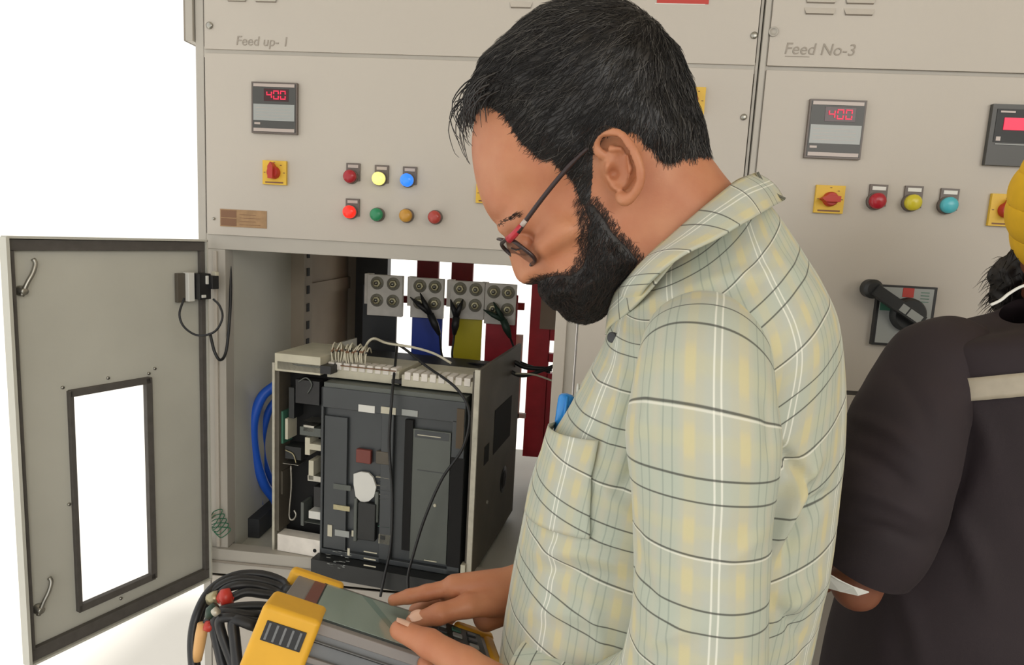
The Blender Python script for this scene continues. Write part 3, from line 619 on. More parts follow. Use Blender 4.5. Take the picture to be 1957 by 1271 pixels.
# leads out of the top end
def lp(x, y, dep): return at(x, y, dep)
def inside(y, z): return np.array(TT @ Vector((.004, y, z)))
arcs = [((.140, -.020), [(540, 1112, .80), (500, 1098, .80), (450, 1100, .79), (405, 1125, .77), (378, 1170, .75), (367, 1225, .74), (372, 1300, .73), (385, 1400, .73)], 'black lead making the outermost loop left of the analyser'),
        ((.125, -.028), [(540, 1125, .79), (495, 1110, .79), (450, 1108, .78), (412, 1126, .77), (388, 1165, .76), (374, 1215, .75), (376, 1290, .745), (392, 1400, .74)], 'black lead nested just inside the outermost loop'),
        ((.110, -.020), [(535, 1135, .78), (500, 1122, .78), (462, 1118, .77), (436, 1124, .765), (420, 1138, .76), (425, 1150, .76)], 'black lead bending toward the red plug'),
        ((.095, -.030), [(530, 1142, .77), (500, 1135, .77), (470, 1132, .765), (448, 1140, .76), (436, 1146, .76)], 'short black lead entering the red plug'),
        ((.075, -.022), [(520, 1160, .75), (490, 1158, .75), (455, 1160, .745), (425, 1166, .74), (405, 1180, .74), (390, 1200, .74)], 'black lead ending at the orange tube'),
        ((.060, -.030), [(510, 1178, .74), (480, 1176, .735), (448, 1172, .73), (418, 1172, .73), (410, 1200, .73), (420, 1250, .725), (440, 1330, .72), (470, 1420, .72)], 'black lead hanging down, nearest the orange tube'),
        ((.045, -.024), [(505, 1190, .73), (470, 1186, .725), (438, 1180, .72), (420, 1186, .72), (425, 1215, .72), (445, 1270, .715), (468, 1340, .71), (490, 1420, .71)], 'black lead hanging down between the two other hanging leads'),
        ((.030, -.030), [(500, 1200, .725), (480, 1194, .72), (458, 1186, .72), (446, 1190, .72), (449, 1225, .715), (454, 1290, .71), (452, 1400, .71)], 'greyish black lead hanging nearest the analyser')]
plugs = [('red', [(418, 1139, .757), (428, 1143, .757), (444, 1148, .757)], .0068), ('red', [(432, 1128, .758), (431, 1140, .757), (433, 1158, .756)], .0050), None, None, None]
for i, ((y, z), pts, lb) in enumerate(arcs):
    r = thing('measuring_lead', lp(*pts[-1]), lb, 'test lead', 'black leads of the analyser')
    P3 = [np.array(TT @ Vector((-.002, y, z)))]+[lp(*q) for q in pts]
    MB().tube(spline(P3, 60), .0050 if i not in (7,) else .0058, 'cable', 12).build('cable', r)
    p0 = np.array(TT @ Vector((.010, y, z))); p1 = P3[0]; p2 = P3[1]*.35+P3[0]*.65
    MB().tube([p0, p1, p2], [.0085, .0085, .006], 'black', 12).build('plug', r)
    if i == 2:
        MB().tube([lp(*q) for q in ((418, 1139, .757), (430, 1143, .757), (446, 1149, .757))], [.0068, .0078, .0055], 'red', 12).build('red_plug', r, label='red plug')
        MB().tube([lp(*q) for q in ((398, 1146, .757), (408, 1143, .757), (418, 1140, .757))], [.006, .0075, .007], 'bolt', 12).build('plug_sleeve', r, label='pale olive sleeve')
    if i == 3:
        MB().tube([lp(*q) for q in ((430, 1126, .752), (431, 1140, .751), (435, 1158, .751))], [.005, .0075, .006], 'red', 12).build('red_plug', r, label='red plug')
    if i == 4:
        MB().tube([lp(*q) for q in ((388, 1192, .735), (384, 1215, .735), (380, 1240, .735), (376, 1262, .735))], [.0058, .0062, .0058, .0052], mat('orange_tube', (222, 172, 110), .5), 12).build('orange_tube', r, label='pale orange tube')
        MB().tube([lp(*q) for q in ((392, 1196, .73), (400, 1197, .73), (408, 1199, .73))], [.005, .006, .005], 'red', 10).build('marker_ring', r, label='dull red marker ring')
    if i == 5:
        MB().tube([lp(*q) for q in ((398, 1180, .728), (404, 1168, .728), (412, 1158, .728))], [.004, .0065, .005], 'hgreen2', 10).build('clip_tip', r, label='dark green clip end')
    if i == 6:
        MB().tube([lp(*q) for q in ((409, 1172, .716), (416, 1166, .716))], [.0045, .0045], 'zinc', 10).build('marker_ring', r, label='pale marker ring')
# ================================================================== field modelling helpers
def surfnet(Fv, org, h):
    S = Fv > 0; nx, ny, nz = Fv.shape
    acc = np.zeros((nx-1, ny-1, nz-1, 3)); cnt = np.zeros((nx-1, ny-1, nz-1))
    offs = [(0, 0), (1, 0), (0, 1), (1, 1)]
    for ax in range(3):
        a, b = [i for i in range(3) if i != ax]
        for (u, v) in offs:
            sl0 = [None]*3; sl1 = [None]*3
            sl0[ax] = slice(0, -1); sl1[ax] = slice(1, None)
            for k, o in ((a, u), (b, v)):
                sl0[k] = sl1[k] = slice(o, Fv.shape[k]-1+o)
            f0 = Fv[tuple(sl0)]; f1 = Fv[tuple(sl1)]; m = (f0 > 0) != (f1 > 0)
            t = np.where(m, f0/np.where(m, f0-f1, 1), 0)
            acc[..., ax] += np.where(m, t, 0); acc[..., a] += m*u; acc[..., b] += m*v; cnt += m
    act = cnt > 0; idx = -np.ones(act.shape, int); idx[act] = np.arange(act.sum())
    ijk = np.argwhere(act); V = (ijk+acc[act]/cnt[act][:, None])*h+np.array(org)
    Q = []
    for ax in range(3):
        a, b = [(1, 2), (2, 0), (0, 1)][ax]
        s0 = [slice(1, -1)]*3; s0[ax] = slice(0, -1); s1 = [slice(1, -1)]*3; s1[ax] = slice(1, None)
        A0 = S[tuple(s0)]; A1 = S[tuple(s1)]
        for sgn_, mm in ((1, A0 & ~A1), (-1, ~A0 & A1)):
            e = np.argwhere(mm)+1; e[:, ax] -= 1
            def g(da, db):
                q = e.copy(); q[:, a] += da; q[:, b] += db; return idx[q[:, 0], q[:, 1], q[:, 2]]
            c = [g(-1, -1), g(0, -1), g(0, 0), g(-1, 0)]
            if sgn_ < 0: c = c[::-1]
            Q.append(np.stack(c, 1))
    Q = np.concatenate(Q); Q = Q[(Q >= 0).all(1)]
    return V, Q
def np_mesh(V, Q, name, mats, parent=None, smooth=True, mi=None, uv=None, label=None, weld=False):
    me = bpy.data.meshes.new(name); n = Q.shape[1]
    me.vertices.add(len(V)); me.vertices.foreach_set('co', np.ascontiguousarray(V, dtype=np.float32).ravel())
    me.loops.add(Q.size); me.loops.foreach_set('vertex_index', np.ascontiguousarray(Q, dtype=np.int32).ravel())
    me.polygons.add(len(Q)); me.polygons.foreach_set('loop_start', np.arange(0, Q.size, n, dtype=np.int32)); me.polygons.foreach_set('loop_total', np.full(len(Q), n, dtype=np.int32))
    for m in mats: me.materials.append(M[m] if isinstance(m, str) else m)
    if mi is not None: me.polygons.foreach_set('material_index', np.asarray(mi, dtype=np.int32))
    me.polygons.foreach_set('use_smooth', [smooth]*len(Q))
    if uv is not None:
        l = me.uv_layers.new(name='uv'); l.data.foreach_set('uv', np.ascontiguousarray(uv, dtype=np.float32).ravel())
    me.update(calc_edges=True); me.validate()
    o = bpy.data.objects.new(name, me); COL.objects.link(o)
    if parent is not None: o.parent = parent; o.matrix_parent_inverse = parent_world(parent).inverted()
    if label: o['label'] = label
    return o
def capsule(P, a, b, ra, rb):
    ab = b-a; L2 = (ab@ab)+1e-12; q = P-a; t = np.clip((q@ab)/L2, 0, 1); d = np.linalg.norm(q-t[..., None]*ab, axis=-1)
    return (ra+(rb-ra)*t)-d
def smax(x, y, k): h = np.clip(.5+.5*(x-y)/k, 0, 1); return y*(1-h)+x*h+k*h*(1-h)
class Grid:
    def __init__(s, lo, hi, h):
        s.lo = np.array(lo, float); s.h = h; s.n = np.ceil((np.array(hi)-s.lo)/h).astype(int)+1
        s.F = np.full(tuple(s.n), -1.0)
    def region(s, lo, hi):
        a = np.clip(np.floor((np.array(lo)-s.lo)/s.h).astype(int), 0, s.n); b = np.clip(np.ceil((np.array(hi)-s.lo)/s.h).astype(int)+1, 0, s.n)
        sl = tuple(slice(i, j) for i, j in zip(a, b)); ax = [s.lo[i]+s.h*np.arange(a[i], b[i]) for i in range(3)]
        return sl, np.stack(np.meshgrid(*ax, indexing='ij'), -1)
    def cap(s, a, b, ra, rb, k=.004, sub=False):
        a = np.array(a, float); b = np.array(b, float); r = max(ra, rb)+3*k+.004
        sl, P = s.region(np.minimum(a, b)-r, np.maximum(a, b)+r)
        if P.size == 0: return
        d = capsule(P, a, b, ra, rb)
        s.F[sl] = smax(s.F[sl], d, k) if not sub else -smax(-s.F[sl], d, k)
    def chain(s, pts, rs, k=.004, sub=False):
        for i in range(len(pts)-1): s.cap(pts[i], pts[i+1], rs[i], rs[i+1], k, sub)
    def sample(s, P, arr=None):
        A_ = s.F if arr is None else arr
        q = (P-s.lo)/s.h; i = np.clip(np.floor(q).astype(int), 0, s.n-2); f = np.clip(q-i, 0, 1); out = 0
        for dx in (0, 1):
            for dy_ in (0, 1):
                for dz in (0, 1):
                    w = (f[:, 0] if dx else 1-f[:, 0])*(f[:, 1] if dy_ else 1-f[:, 1])*(f[:, 2] if dz else 1-f[:, 2])
                    v = A_[i[:, 0]+dx, i[:, 1]+dy_, i[:, 2]+dz]; out = out+(w[:, None]*v if v.ndim > 1 else w*v)
        return out
def poly_sd(PX, PY, poly):                      # signed distance, positive inside
    poly = np.array(poly, float); n = len(poly); d = np.full(PX.shape, 1e9); ins = np.zeros(PX.shape, bool)
    for i in range(n):
        a, b = poly[i], poly[(i+1) % n]; e = b-a; wx, wy = PX-a[0], PY-a[1]; t = np.clip((wx*e[0]+wy*e[1])/(e@e+1e-12), 0, 1)
        d = np.minimum(d, (wx-t*e[0])**2+(wy-t*e[1])**2)
        c = ((a[1] <= PY) & (b[1] > PY)) | ((b[1] <= PY) & (a[1] > PY)); xx = a[0]+(PY-a[1])/(e[1] if abs(e[1]) > 1e-12 else 1e-12)*e[0]
        ins ^= c & (PX < xx)
    return np.where(ins, 1, -1)*np.sqrt(d)
def closed_spline(P, m=6):
    P = np.array(P, float); n = len(P); out = []
    for i in range(n):
        a, b, c, d = P[i-1], P[i], P[(i+1) % n], P[(i+2) % n]
        for t in np.arange(m)/m: out.append(.5*((2*b)+(-a+c)*t+(2*a-5*b+4*c-d)*t*t+(-a+3*b-3*c+d)*t**3))
    return np.array(out)
def idw(X, Y, C, p=3.0, s=.012):
    num = 0; den = 0
    for (x, y, v) in C:
        w = 1/((X-x)**2+(Y-y)**2+s*s)**(p/2); num = num+w*v; den = den+w
    return num/den
def vnoise(P, seed=0):                          # smooth value noise, P (N,3) -> (N,)
    P = np.asarray(P, float); i = np.floor(P).astype(np.int64); f = P-i; f = f*f*(3-2*f); out = 0
    for dx in (0, 1):
        for dy_ in (0, 1):
            for dz in (0, 1):
                h = (i[:, 0]+dx)*73856093 ^ (i[:, 1]+dy_)*19349663 ^ (i[:, 2]+dz)*83492791 ^ (seed*2654435761)
                h = (h ^ (h >> 13))*1274126177 & 0x7fffffff; v = ((h ^ (h >> 16)) & 0xffff)/65535.0
                w = (f[:, 0] if dx else 1-f[:, 0])*(f[:, 1] if dy_ else 1-f[:, 1])*(f[:, 2] if dz else 1-f[:, 2]); out = out+w*v
    return out*2-1
def project(P):
    q = np.asarray(P)-CAM; z = q@cf; return 978.5+F*(q@cr)/z, 635.5-F*(q@cu)/z

# ------------------------------------------------------------------ cloth and skin materials
def skin_mat(name, rgb, red=.25):
    m, nt, b = nmat(name); tc = nt.nodes.new('ShaderNodeTexCoord'); c = np.array(srgb(*rgb)[:3])
    n = nt.nodes.new('ShaderNodeTexNoise'); n.inputs['Scale'].default_value = 28; n.inputs['Detail'].default_value = 5; nt.links.new(tc.outputs['Object'], n.inputs['Vector'])
    r = nt.nodes.new('ShaderNodeValToRGB'); r.color_ramp.elements[0].position = .32; r.color_ramp.elements[1].position = .68
    r.color_ramp.elements[0].color = (*(c*np.array([.92, .80, .76])), 1); r.color_ramp.elements[1].color = (*(c*np.array([1.06, 1.08, 1.08])), 1)
    nt.links.new(n.outputs['Fac'], r.inputs[0]); nt.links.new(r.outputs[0], b.inputs['Base Color'])
    n2 = nt.nodes.new('ShaderNodeTexNoise'); n2.inputs['Scale'].default_value = 420; nt.links.new(tc.outputs['Object'], n2.inputs['Vector'])
    bp = nt.nodes.new('ShaderNodeBump'); bp.inputs['Strength'].default_value = .12; bp.inputs['Distance'].default_value = .001; nt.links.new(n2.outputs['Fac'], bp.inputs['Height']); nt.links.new(bp.outputs[0], b.inputs['Normal'])
    b.inputs['Roughness'].default_value = .5; b.inputs['Subsurface Weight'].default_value = .12; b.inputs['Subsurface Radius'].default_value = (.006, .002, .001); b.inputs['Subsurface Scale'].default_value = 1
    return m
M['skin'] = skin_mat('skin', (188, 128, 94))
M['skin2'] = skin_mat('skin_dark', (128, 80, 58))
M['nail'] = mat('fingernail', (226, 182, 158), .3)
M['hair'] = mat('black_hair', (34, 31, 30), .42)
M['hair2'] = mat('grey_hair', (92, 88, 84), .42)
M['beard'] = mat('beard_hair', (26, 22, 21), .5)
M['beard2'] = mat('brown_beard', (58, 40, 32), .5)
M['tint'] = mat('lens_glass', (40, 38, 44), .05); _b = M['tint'].node_tree.nodes['Principled BSDF']; _b.inputs['Alpha'].default_value = .45; _b.inputs['Specular IOR Level'].default_value = .8
M['frame_dark'] = mat('glasses_dark', (48, 32, 32), .3)
M['frame_red'] = mat('glasses_red', (182, 44, 56), .3)

def plaid():
    m, nt, bsdf = nmat('plaid_cotton'); N = nt.nodes; Lk = nt.links
    uvn = N.new('ShaderNodeUVMap'); uvn.uv_map = 'uv'; sep = N.new('ShaderNodeSeparateXYZ'); Lk.new(uvn.outputs[0], sep.inputs[0])
    def mth(op, a, b=None, c=None):
        n = N.new('ShaderNodeMath'); n.operation = op
        for i, v in enumerate((a, b, c)):
            if v is None: continue
            if isinstance(v, (int, float)): n.inputs[i].default_value = v
            else: Lk.new(v, n.inputs[i])
        return n.outputs[0]
    PER = .0915
    def line(c, off, w, soft=.0004):            # 1 on a line of width w at offset off
        t = mth('PINGPONG', mth('ADD', c, PER*100-off), PER/2)
        mr = N.new('ShaderNodeMapRange'); mr.interpolation_type = 'SMOOTHSTEP'; Lk.new(t, mr.inputs['Value'])
        mr.inputs['From Min'].default_value = w/2-soft; mr.inputs['From Max'].default_value = w/2+soft; mr.inputs['To Min'].default_value = 1; mr.inputs['To Max'].default_value = 0
        return mr.outputs[0]
    # gentle drift so that the lines are woven, not ruled
    nz = N.new('ShaderNodeTexNoise'); nz.inputs['Scale'].default_value = 9; Lk.new(uvn.outputs[0], nz.inputs['Vector'])
    dr = mth('MULTIPLY', mth('SUBTRACT', nz.outputs['Fac'], .5), .003)
    U = mth('ADD', sep.outputs[0], dr); V = mth('ADD', sep.outputs[1], dr)
    col = None
    def mix(base, fac, rgb):
        n = N.new('ShaderNodeMix'); n.data_type = 'RGBA'; Lk.new(fac, n.inputs[0])
        if isinstance(base, tuple): n.inputs[6].default_value = base
        else: Lk.new(base, n.inputs[6])
        n.inputs[7].default_value = rgb; return n.outputs[2]
    base = srgb(189, 189, 172)
    c = mix(base, mth('MULTIPLY', line(U, .0, .018, .003), .55), srgb(184, 190, 182))
    c = mix(c, mth('MULTIPLY', line(U, .035, .016, .003), .6), srgb(178, 187, 172))
    c = mix(c, mth('MULTIPLY', line(U, .0565, .016, .003), .6), srgb(178, 187, 174))
    c = mix(c, mth('MULTIPLY', line(V, .045, .020, .004), .45), srgb(180, 190, 176))
    yb = mth('ADD', mth('MULTIPLY', mth('MAXIMUM', line(V, .018, .018, .003), line(V, .074, .018, .003)), .42), .22)
    c = mix(c, mth('MULTIPLY', mth('MAXIMUM', line(U, .0195, .008, .0012), line(U, .072, .008, .0012)), yb), srgb(212, 199, 150))
    c = mix(c, mth('MULTIPLY', mth('MAXIMUM', line(V, .018, .010, .003), line(V, .074, .010, .003)), .22), srgb(206, 200, 152))
    for o in (.032, .040, .052, .0595): c = mix(c, mth('MULTIPLY', line(U, o, .0012), .42), srgb(128, 140, 132))
    for o in (-.0026, .0026): c = mix(c, mth('MULTIPLY', line(U, o, .0014), .75), srgb(238, 238, 226))
    c = mix(c, mth('MULTIPLY', line(V, .0017, .0012), .55), srgb(240, 238, 226))
    for o in (0.0, .037, .0535): c = mix(c, mth('MULTIPLY', line(V, o, .0014), .82), srgb(66, 66, 62))
    Lk.new(c, bsdf.inputs['Base Color']); bsdf.inputs['Roughness'].default_value = .85; bsdf.inputs['Specular IOR Level'].default_value = .2
    wv = N.new('ShaderNodeTexNoise'); wv.inputs['Scale'].default_value = 900; Lk.new(uvn.outputs[0], wv.inputs['Vector'])
    bp = N.new('ShaderNodeBump'); bp.inputs['Strength'].default_value = .15; bp.inputs['Distance'].default_value = .0006; Lk.new(wv.outputs['Fac'], bp.inputs['Height']); Lk.new(bp.outputs[0], bsdf.inputs['Normal'])
    bsdf.inputs['Sheen Weight'].default_value = .1
    return m
M['plaid'] = plaid()

# ================================================================== the man in the plaid shirt
al = rad(5); mh = np.array([-math.cos(al), math.sin(al), 0]); ml = np.array([-math.sin(al), -math.cos(al), 0]); mz = np.array([0, 0, 1.])
MO = at(1180, 450, .70)
def mp(px, py, s=0.0):
    d = ray(px, py); return CAM+d*(((MO-CAM)@ml+s)/(d@ml))
def loc(p): q = np.asarray(p)-MO; return np.stack([q@mh, q@mz, q@ml], -1)       # forward, up, toward camera side
def wor(q): q = np.asarray(q); return MO+q[..., 0:1]*mh+q[..., 1:2]*mz+q[..., 2:3]*ml
def L2(px, py, s=0.0): return loc(mp(px, py, s))[:2]
def L3(px, py, s): return loc(mp(px, py, s))
man = thing('person', (MO[0]+.10, MO[1], 0), 'bearded man in a pale green plaid shirt looking down at the analyser', 'person')

prof = [(1130, 24), (1062, 36), (1002, 74), (955, 128), (926, 188), (909, 240), (905, 290), (912, 345), (925, 388), (938, 414), (951, 430), (962, 440), (967, 456), (971, 476), (977, 500), (983, 520), (990, 534), (1003, 542), (1019, 541), (1031, 541),
        (1038, 549), (1041, 558), (1050, 563), (1052, 572), (1061, 579), (1070, 577), (1082, 584), (1100, 595), (1124, 597), (1150, 582), (1176, 556), (1196, 556), (1220, 610), (1265, 690), (1360, 650), (1430, 520), (1412, 385), (1375, 325), (1348, 288), (1327, 240), (1310, 190), (1288, 130), (1248, 75), (1195, 38)]
prof = closed_spline([L2(x, y) for x, y in prof], 4)
Wc = [(*L2(x, y), v) for x, y, v in ((1130, 150, .077), (1200, 120, .074), (1050, 110, .066), (1275, 200, .064), (965, 200, .050), (930, 300, .052), (1000, 320, .063), (1080, 300, .071), (1180, 300, .074), (955, 400, .050), (1010, 425, .056), (1075, 440, .063), (1150, 430, .064),
      (972, 485, .009), (990, 520, .013), (1012, 500, .026), (1035, 480, .044), (1060, 500, .052), (1095, 520, .056), (1040, 535, .026), (1062, 560, .032), (1100, 580, .034), (1130, 560, .046), (1180, 490, .058), (1240, 400, .060), (1320, 330, .056), (1400, 420, .060), (1300, 500, .064), (1220, 570, .056), (1020, 455, .046), (978, 450, .030))]
Rc = [(*L2(x, y), v) for x, y, v in ((1130, 150, .090), (1050, 60, .075), (1280, 150, .075), (935, 230, .055), (920, 330, .050), (945, 415, .035), (975, 460, .016), (980, 500, .012), (995, 530, .012), (1030, 535, .014), (1050, 565, .020), (1090, 575, .028), (1130, 570, .032), (1180, 540, .04), (1080, 450, .06), (1330, 300, .055), (1400, 430, .055), (1220, 600, .05))]
hs = .0021
lo3 = [prof[:, 0].min()-.024, prof[:, 1].min()-.004, -.108]; hi3 = [prof[:, 0].max()+.024, prof[:, 1].max()+.024, .108]
G = Grid(lo3, hi3, hs)
ga = G.lo[0]+hs*np.arange(G.n[0]); gz = G.lo[1]+hs*np.arange(G.n[1]); gs_ = G.lo[2]+hs*np.arange(G.n[2])
GA, GZ = np.meshgrid(ga, gz, indexing='ij')
d2 = poly_sd(GA, GZ, prof); Wm = idw(GA, GZ, Wc); Rm = idw(GA, GZ, Rc)
for _ in range(4): Wm[1:-1, 1:-1] = (Wm[1:-1, 1:-1]+Wm[2:, 1:-1]+Wm[:-2, 1:-1]+Wm[1:-1, 2:]+Wm[1:-1, :-2])/5
e2 = 1-np.minimum(d2/Rm, 1)
I = 1-(np.abs(gs_)[None, None, :]/Wm[:, :, None])**2.2-(e2**2)[:, :, None]
gr = np.gradient(I, hs); gn = np.sqrt(gr[0]**2+gr[1]**2+gr[2]**2)
G.F = np.clip(I/np.maximum(gn, 8.0), -.03, .03); del I, gr, gn
for sd in (1, -1):
    S_ = lambda x, y, s: np.array([*L2(x, y, s), s*sd])
    # eye socket, lid over eyeball, brow, cheekbone, nostril wing
    G.cap(S_(985, 458, .034), S_(1012, 462, .044), .007, .008, .008, sub=True)
    G.cap(S_(994, 462, .031), S_(1000, 466, .034), .0105, .0105, .004)
    G.cap(S_(962, 436, .022), S_(995, 408, .046), .0055, .005, .008)
    G.cap(S_(1040, 470, .050), S_(1085, 440, .058), .009, .008, .014)
    G.cap(S_(1008, 527, .013), S_(1016, 531, .012), .0068, .006, .004)
    G.cap(S_(1050, 560, .018), S_(1066, 562, .026), .004, .003, .004)
    # ear
    def E_(x, y, s): return np.array([*L2(x, y, s), s*sd])
    zx = lambda x, y: (x/2.888+860, y/2.888+180)
    G.cap(E_(*zx(925, 390), .068), E_(*zx(960, 290), .068), .0150, .012, .010)
    G.cap(E_(*zx(935, 490), .071), E_(*zx(990, 400), .074), .0085, .0085, .008)
    hel = [(872, 350, .076), (822, 322, .078), (798, 282, .080), (812, 240, .083), (862, 212, .086), (925, 218, .089), (985, 272, .091), (1030, 352, .092), (1052, 440, .091), (1040, 510, .088), (1005, 562, .084), (965, 582, .080), (938, 560, .077)]
    hp_ = spline([E_(*zx(x, y), s) for x, y, s in hel], 30); G.chain(list(hp_), [.0040]*25+[.0048, .0056, .0058, .0056, .0046], .0018)
    for q0, q1 in (((850, 262), (930, 262)), ((930, 262), (985, 320)), ((985, 320), (1008, 410)), ((1008, 410), (1000, 470))):
        G.cap(E_(*zx(*q0), .0865), E_(*zx(*q1), .0885), .0046, .0046, .002, sub=True)
    G.chain([E_(*zx(x, y), s) for x, y, s in ((890, 300, .0815), (935, 312, .083), (968, 350, .085), (985, 410, .0855), (972, 465, .084), (940, 505, .081), (915, 505, .078))], [.0034]*7, .0022)
    G.cap(E_(*zx(884, 395), .079), E_(*zx(892, 450), .080), .0042, .0045, .003)
    G.cap(E_(*zx(925, 360), .0870), E_(*zx(922, 462), .0850), .0085, .0100, .003, sub=True); G.cap(E_(*zx(908, 432), .0780), E_(*zx(905, 440), .0740), .0050, .0045, .004, sub=True)
DH = G.F.copy()
# hair and beard thickness maps in the side view
hl = [(925, 203, .015), (948, 208, .03), (968, 222, .045), (985, 248, .05), (1003, 275, .056), (1032, 300, .062), (1060, 312, .066), (1086, 332, .07), (1100, 352, .072), (1108, 385, .072), (1122, 392, .074), (1128, 340, .076), (1130, 292, .076), (1146, 262, .078), (1172, 246, .078), (1198, 250, .078), (1225, 262, .076), (1243, 280, .074), (1260, 303, .070), (1285, 306, .066), (1310, 300, .055), (1352, 296, .02), (1375, 292, 0)]
hr = [L2(*q) for q in hl]+[L2(x, y) for x, y in ((1400, 200), (1380, 60), (1280, -60), (1130, -90), (950, -40), (830, 80), (820, 230), (900, 215))]
dh = poly_sd(GA, GZ, np.array(hr))
th = np.clip(np.minimum(.0002+dh*.36, .010), -.004, .010)
tx = idw(GA, GZ, [(*L2(x, y), v) for x, y, v in ((1130, 20, 1.0), (1000, 80, 1.0), (930, 160, 1.3), (915, 200, 1.5), (1200, 150, 1.0), (1150, 220, .8), (1080, 300, .5), (1320, 230, .75), (1300, 130, .9))])
th = np.where(th > 0, th*tx, th)
br = [L2(*q) for q in ((1104, 380, .072), (1114, 430, .066), (1112, 478, .060), (1106, 506, .055), (1088, 521, .047), (1058, 527, .034), (1030, 533, .014), (1016, 545, 0), (1030, 575, 0), (1060, 640, 0), (1130, 680, 0), (1210, 640, 0), (1200, 565, .03), (1212, 530, .045), (1232, 498, .056), (1212, 474, .06), (1178, 440, .066), (1154, 400, .072), (1136, 378, .075))]
db = poly_sd(GA, GZ, np.array(br)); _mc = L2(1062, 540); _off = .0045-.0055*np.exp(-((GA-_mc[0])**2+(GZ-_mc[1])**2)/.020**2); tbd = np.clip(np.minimum((db-_off)*.55, .0085), -.004, .009)
tbx_ = idw(GA, GZ, [(*L2(x, y), v) for x, y, v in ((1130, 590, .95), (1160, 590, 1.1), (1170, 560, 1.3), (1090, 590, .9), (1120, 450, .6), (1150, 500, .9), (1060, 545, 1.3), (1035, 548, 1.3), (1115, 400, .5))])
tbd = np.where(tbd > 0, tbd*tbx_, tbd)
sknz = vnoise(np.stack([GA.ravel()*90, GZ.ravel()*90, 0*GA.ravel()], -1), 4).reshape(GA.shape)
Hf = DH+(th+.0012*sknz*(th > 0))[:, :, None]; Bf = DH+(tbd+.001*sknz*(tbd > 0))[:, :, None]
# keep the ear free of hair
for sd in (1, -1):
    c0 = np.array([*L2(1180, 318, .08), .085*sd]); sl, P = G.region(c0-.04, c0+.04)
    d = capsule(P, np.array([*L2(1172, 290, .08), .09*sd]), np.array([*L2(1195, 345, .08), .09*sd]), .019, .016); Hf[sl] = np.minimum(Hf[sl], -d); Bf[sl] = np.minimum(Bf[sl], -d)
def fieldmesh(Fv, name, m, parent, mask=None):
    V, Q = surfnet(Fv, G.lo, hs)
    if mask is not None:
        k = G.sample(V, mask[:, :, None]*np.ones(G.n[2])[None, None, :]) > 0; keep = k[Q].any(1); Q = Q[keep]
        u, inv = np.unique(Q, return_inverse=True); V = V[u]; Q = inv.reshape(Q.shape)
    return V, Q
def flip(Q): return Q[:, ::-1]
# orientation: (forward, up, side) -> world is left handed or right handed
det = np.linalg.det(np.stack([mh, mz, ml], 1)); fx = (lambda Q: Q) if det > 0 else flip
HV, HQ = surfnet(DH, G.lo, hs)

# ---- hands and forearms
def fold(name): return name
HG = []
def hand_grid(pts_all, h=.0019):
    P = np.array(pts_all); g = Grid(P.min(0)-.03, P.max(0)+.03, h); g.F[:] = -.03; return g
A3 = lambda x, y, d: np.array(at(x, y, d))
# right (far) hand, back of the hand up
rw = A3(1000, 1122, .815); rk = [A3(868, 1122, .79), A3(862, 1140, .80), A3(872, 1150, .815), A3(884, 1160, .825)]
fing = [([rk[0], A3(815, 1133, .785), A3(782, 1140, .782), A3(752, 1147, .780)], [.0105, .0092, .0083, .0066]),
        ([rk[1]+np.array([0, .012, -.004]), A3(822, 1150, .815), A3(795, 1168, .82), A3(790, 1195, .815)], [.0105, .0092, .0084, .007]),
        ([rk[2]+np.array([0, .016, -.006]), A3(838, 1165, .83), A3(815, 1190, .83), A3(812, 1215, .82)], [.010, .009, .0082, .007]),
        ([rk[3]+np.array([0, .016, -.008]), A3(858, 1180, .84), A3(840, 1205, .84), A3(838, 1225, .83)], [.0095, .0082, .0074, .0065])]
thb = ([A3(955, 1150, .79), A3(893, 1158, .765), A3(838, 1174, .750), A3(790, 1187, .746)], [.0165, .0125, .0108, .0084])
allp = [rw, A3(1180, 1085, .86)]+[p for f, _ in fing for p in f]+thb[0]
g1 = hand_grid(allp)
g1.chain([A3(1180, 1085, .86), A3(1060, 1108, .83), rw], [.036, .030, .0265], .01)
for k_, r_ in zip(rk, (.0145, .014, .013, .012)): g1.cap(rw+(k_-rk[1])*.5, k_, .020, r_, .010)
g1.cap(A3(985, 1150, .81), A3(930, 1180, .80), .021, .016, .012)
for f, r in fing: g1.chain(f, r, .003)
g1.chain(thb[0], thb[1], .006)
# left (near) hand under and around the near right corner; the thumb on the screen
lw = A3(1010, 1345, .625)
lt = ([A3(960, 1318, .628), A3(890, 1270, .640), A3(820, 1230, .655), A3(763, 1204, .665)], [.019, .0150, .0128, .0094])
lf = [([A3(925, 1330, .70), A3(870, 1310, .71), A3(830, 1290, .70), A3(812, 1268, .672)], [.013, .0105, .0095, .0076]),
      ([A3(940, 1345, .72), A3(880, 1335, .74), A3(835, 1322, .74), A3(808, 1305, .72)], [.013, .0105, .0095, .008]),
      ([A3(960, 1360, .74), A3(900, 1360, .765), A3(860, 1350, .77), A3(835, 1335, .76)], [.0125, .0100, .009, .0078]),
      ([A3(975, 1375, .75), A3(925, 1380, .78), A3(890, 1375, .79), A3(865, 1360, .785)], [.012, .0092, .0082, .007])]
g2 = hand_grid([lw, A3(1180, 1370, .56)]+lt[0]+[p for f, _ in lf for p in f])
g2.chain([A3(1180, 1370, .56), A3(1085, 1345, .60), lw], [.026, .027, .026], .01)
for f, r in lf: g2.cap(lw, f[0], .022, r[0]+.002, .010); g2.chain(f, r, .003)
g2.cap(lw, lt[0][0], .022, .018, .010); g2.chain(lt[0], lt[1], .005)
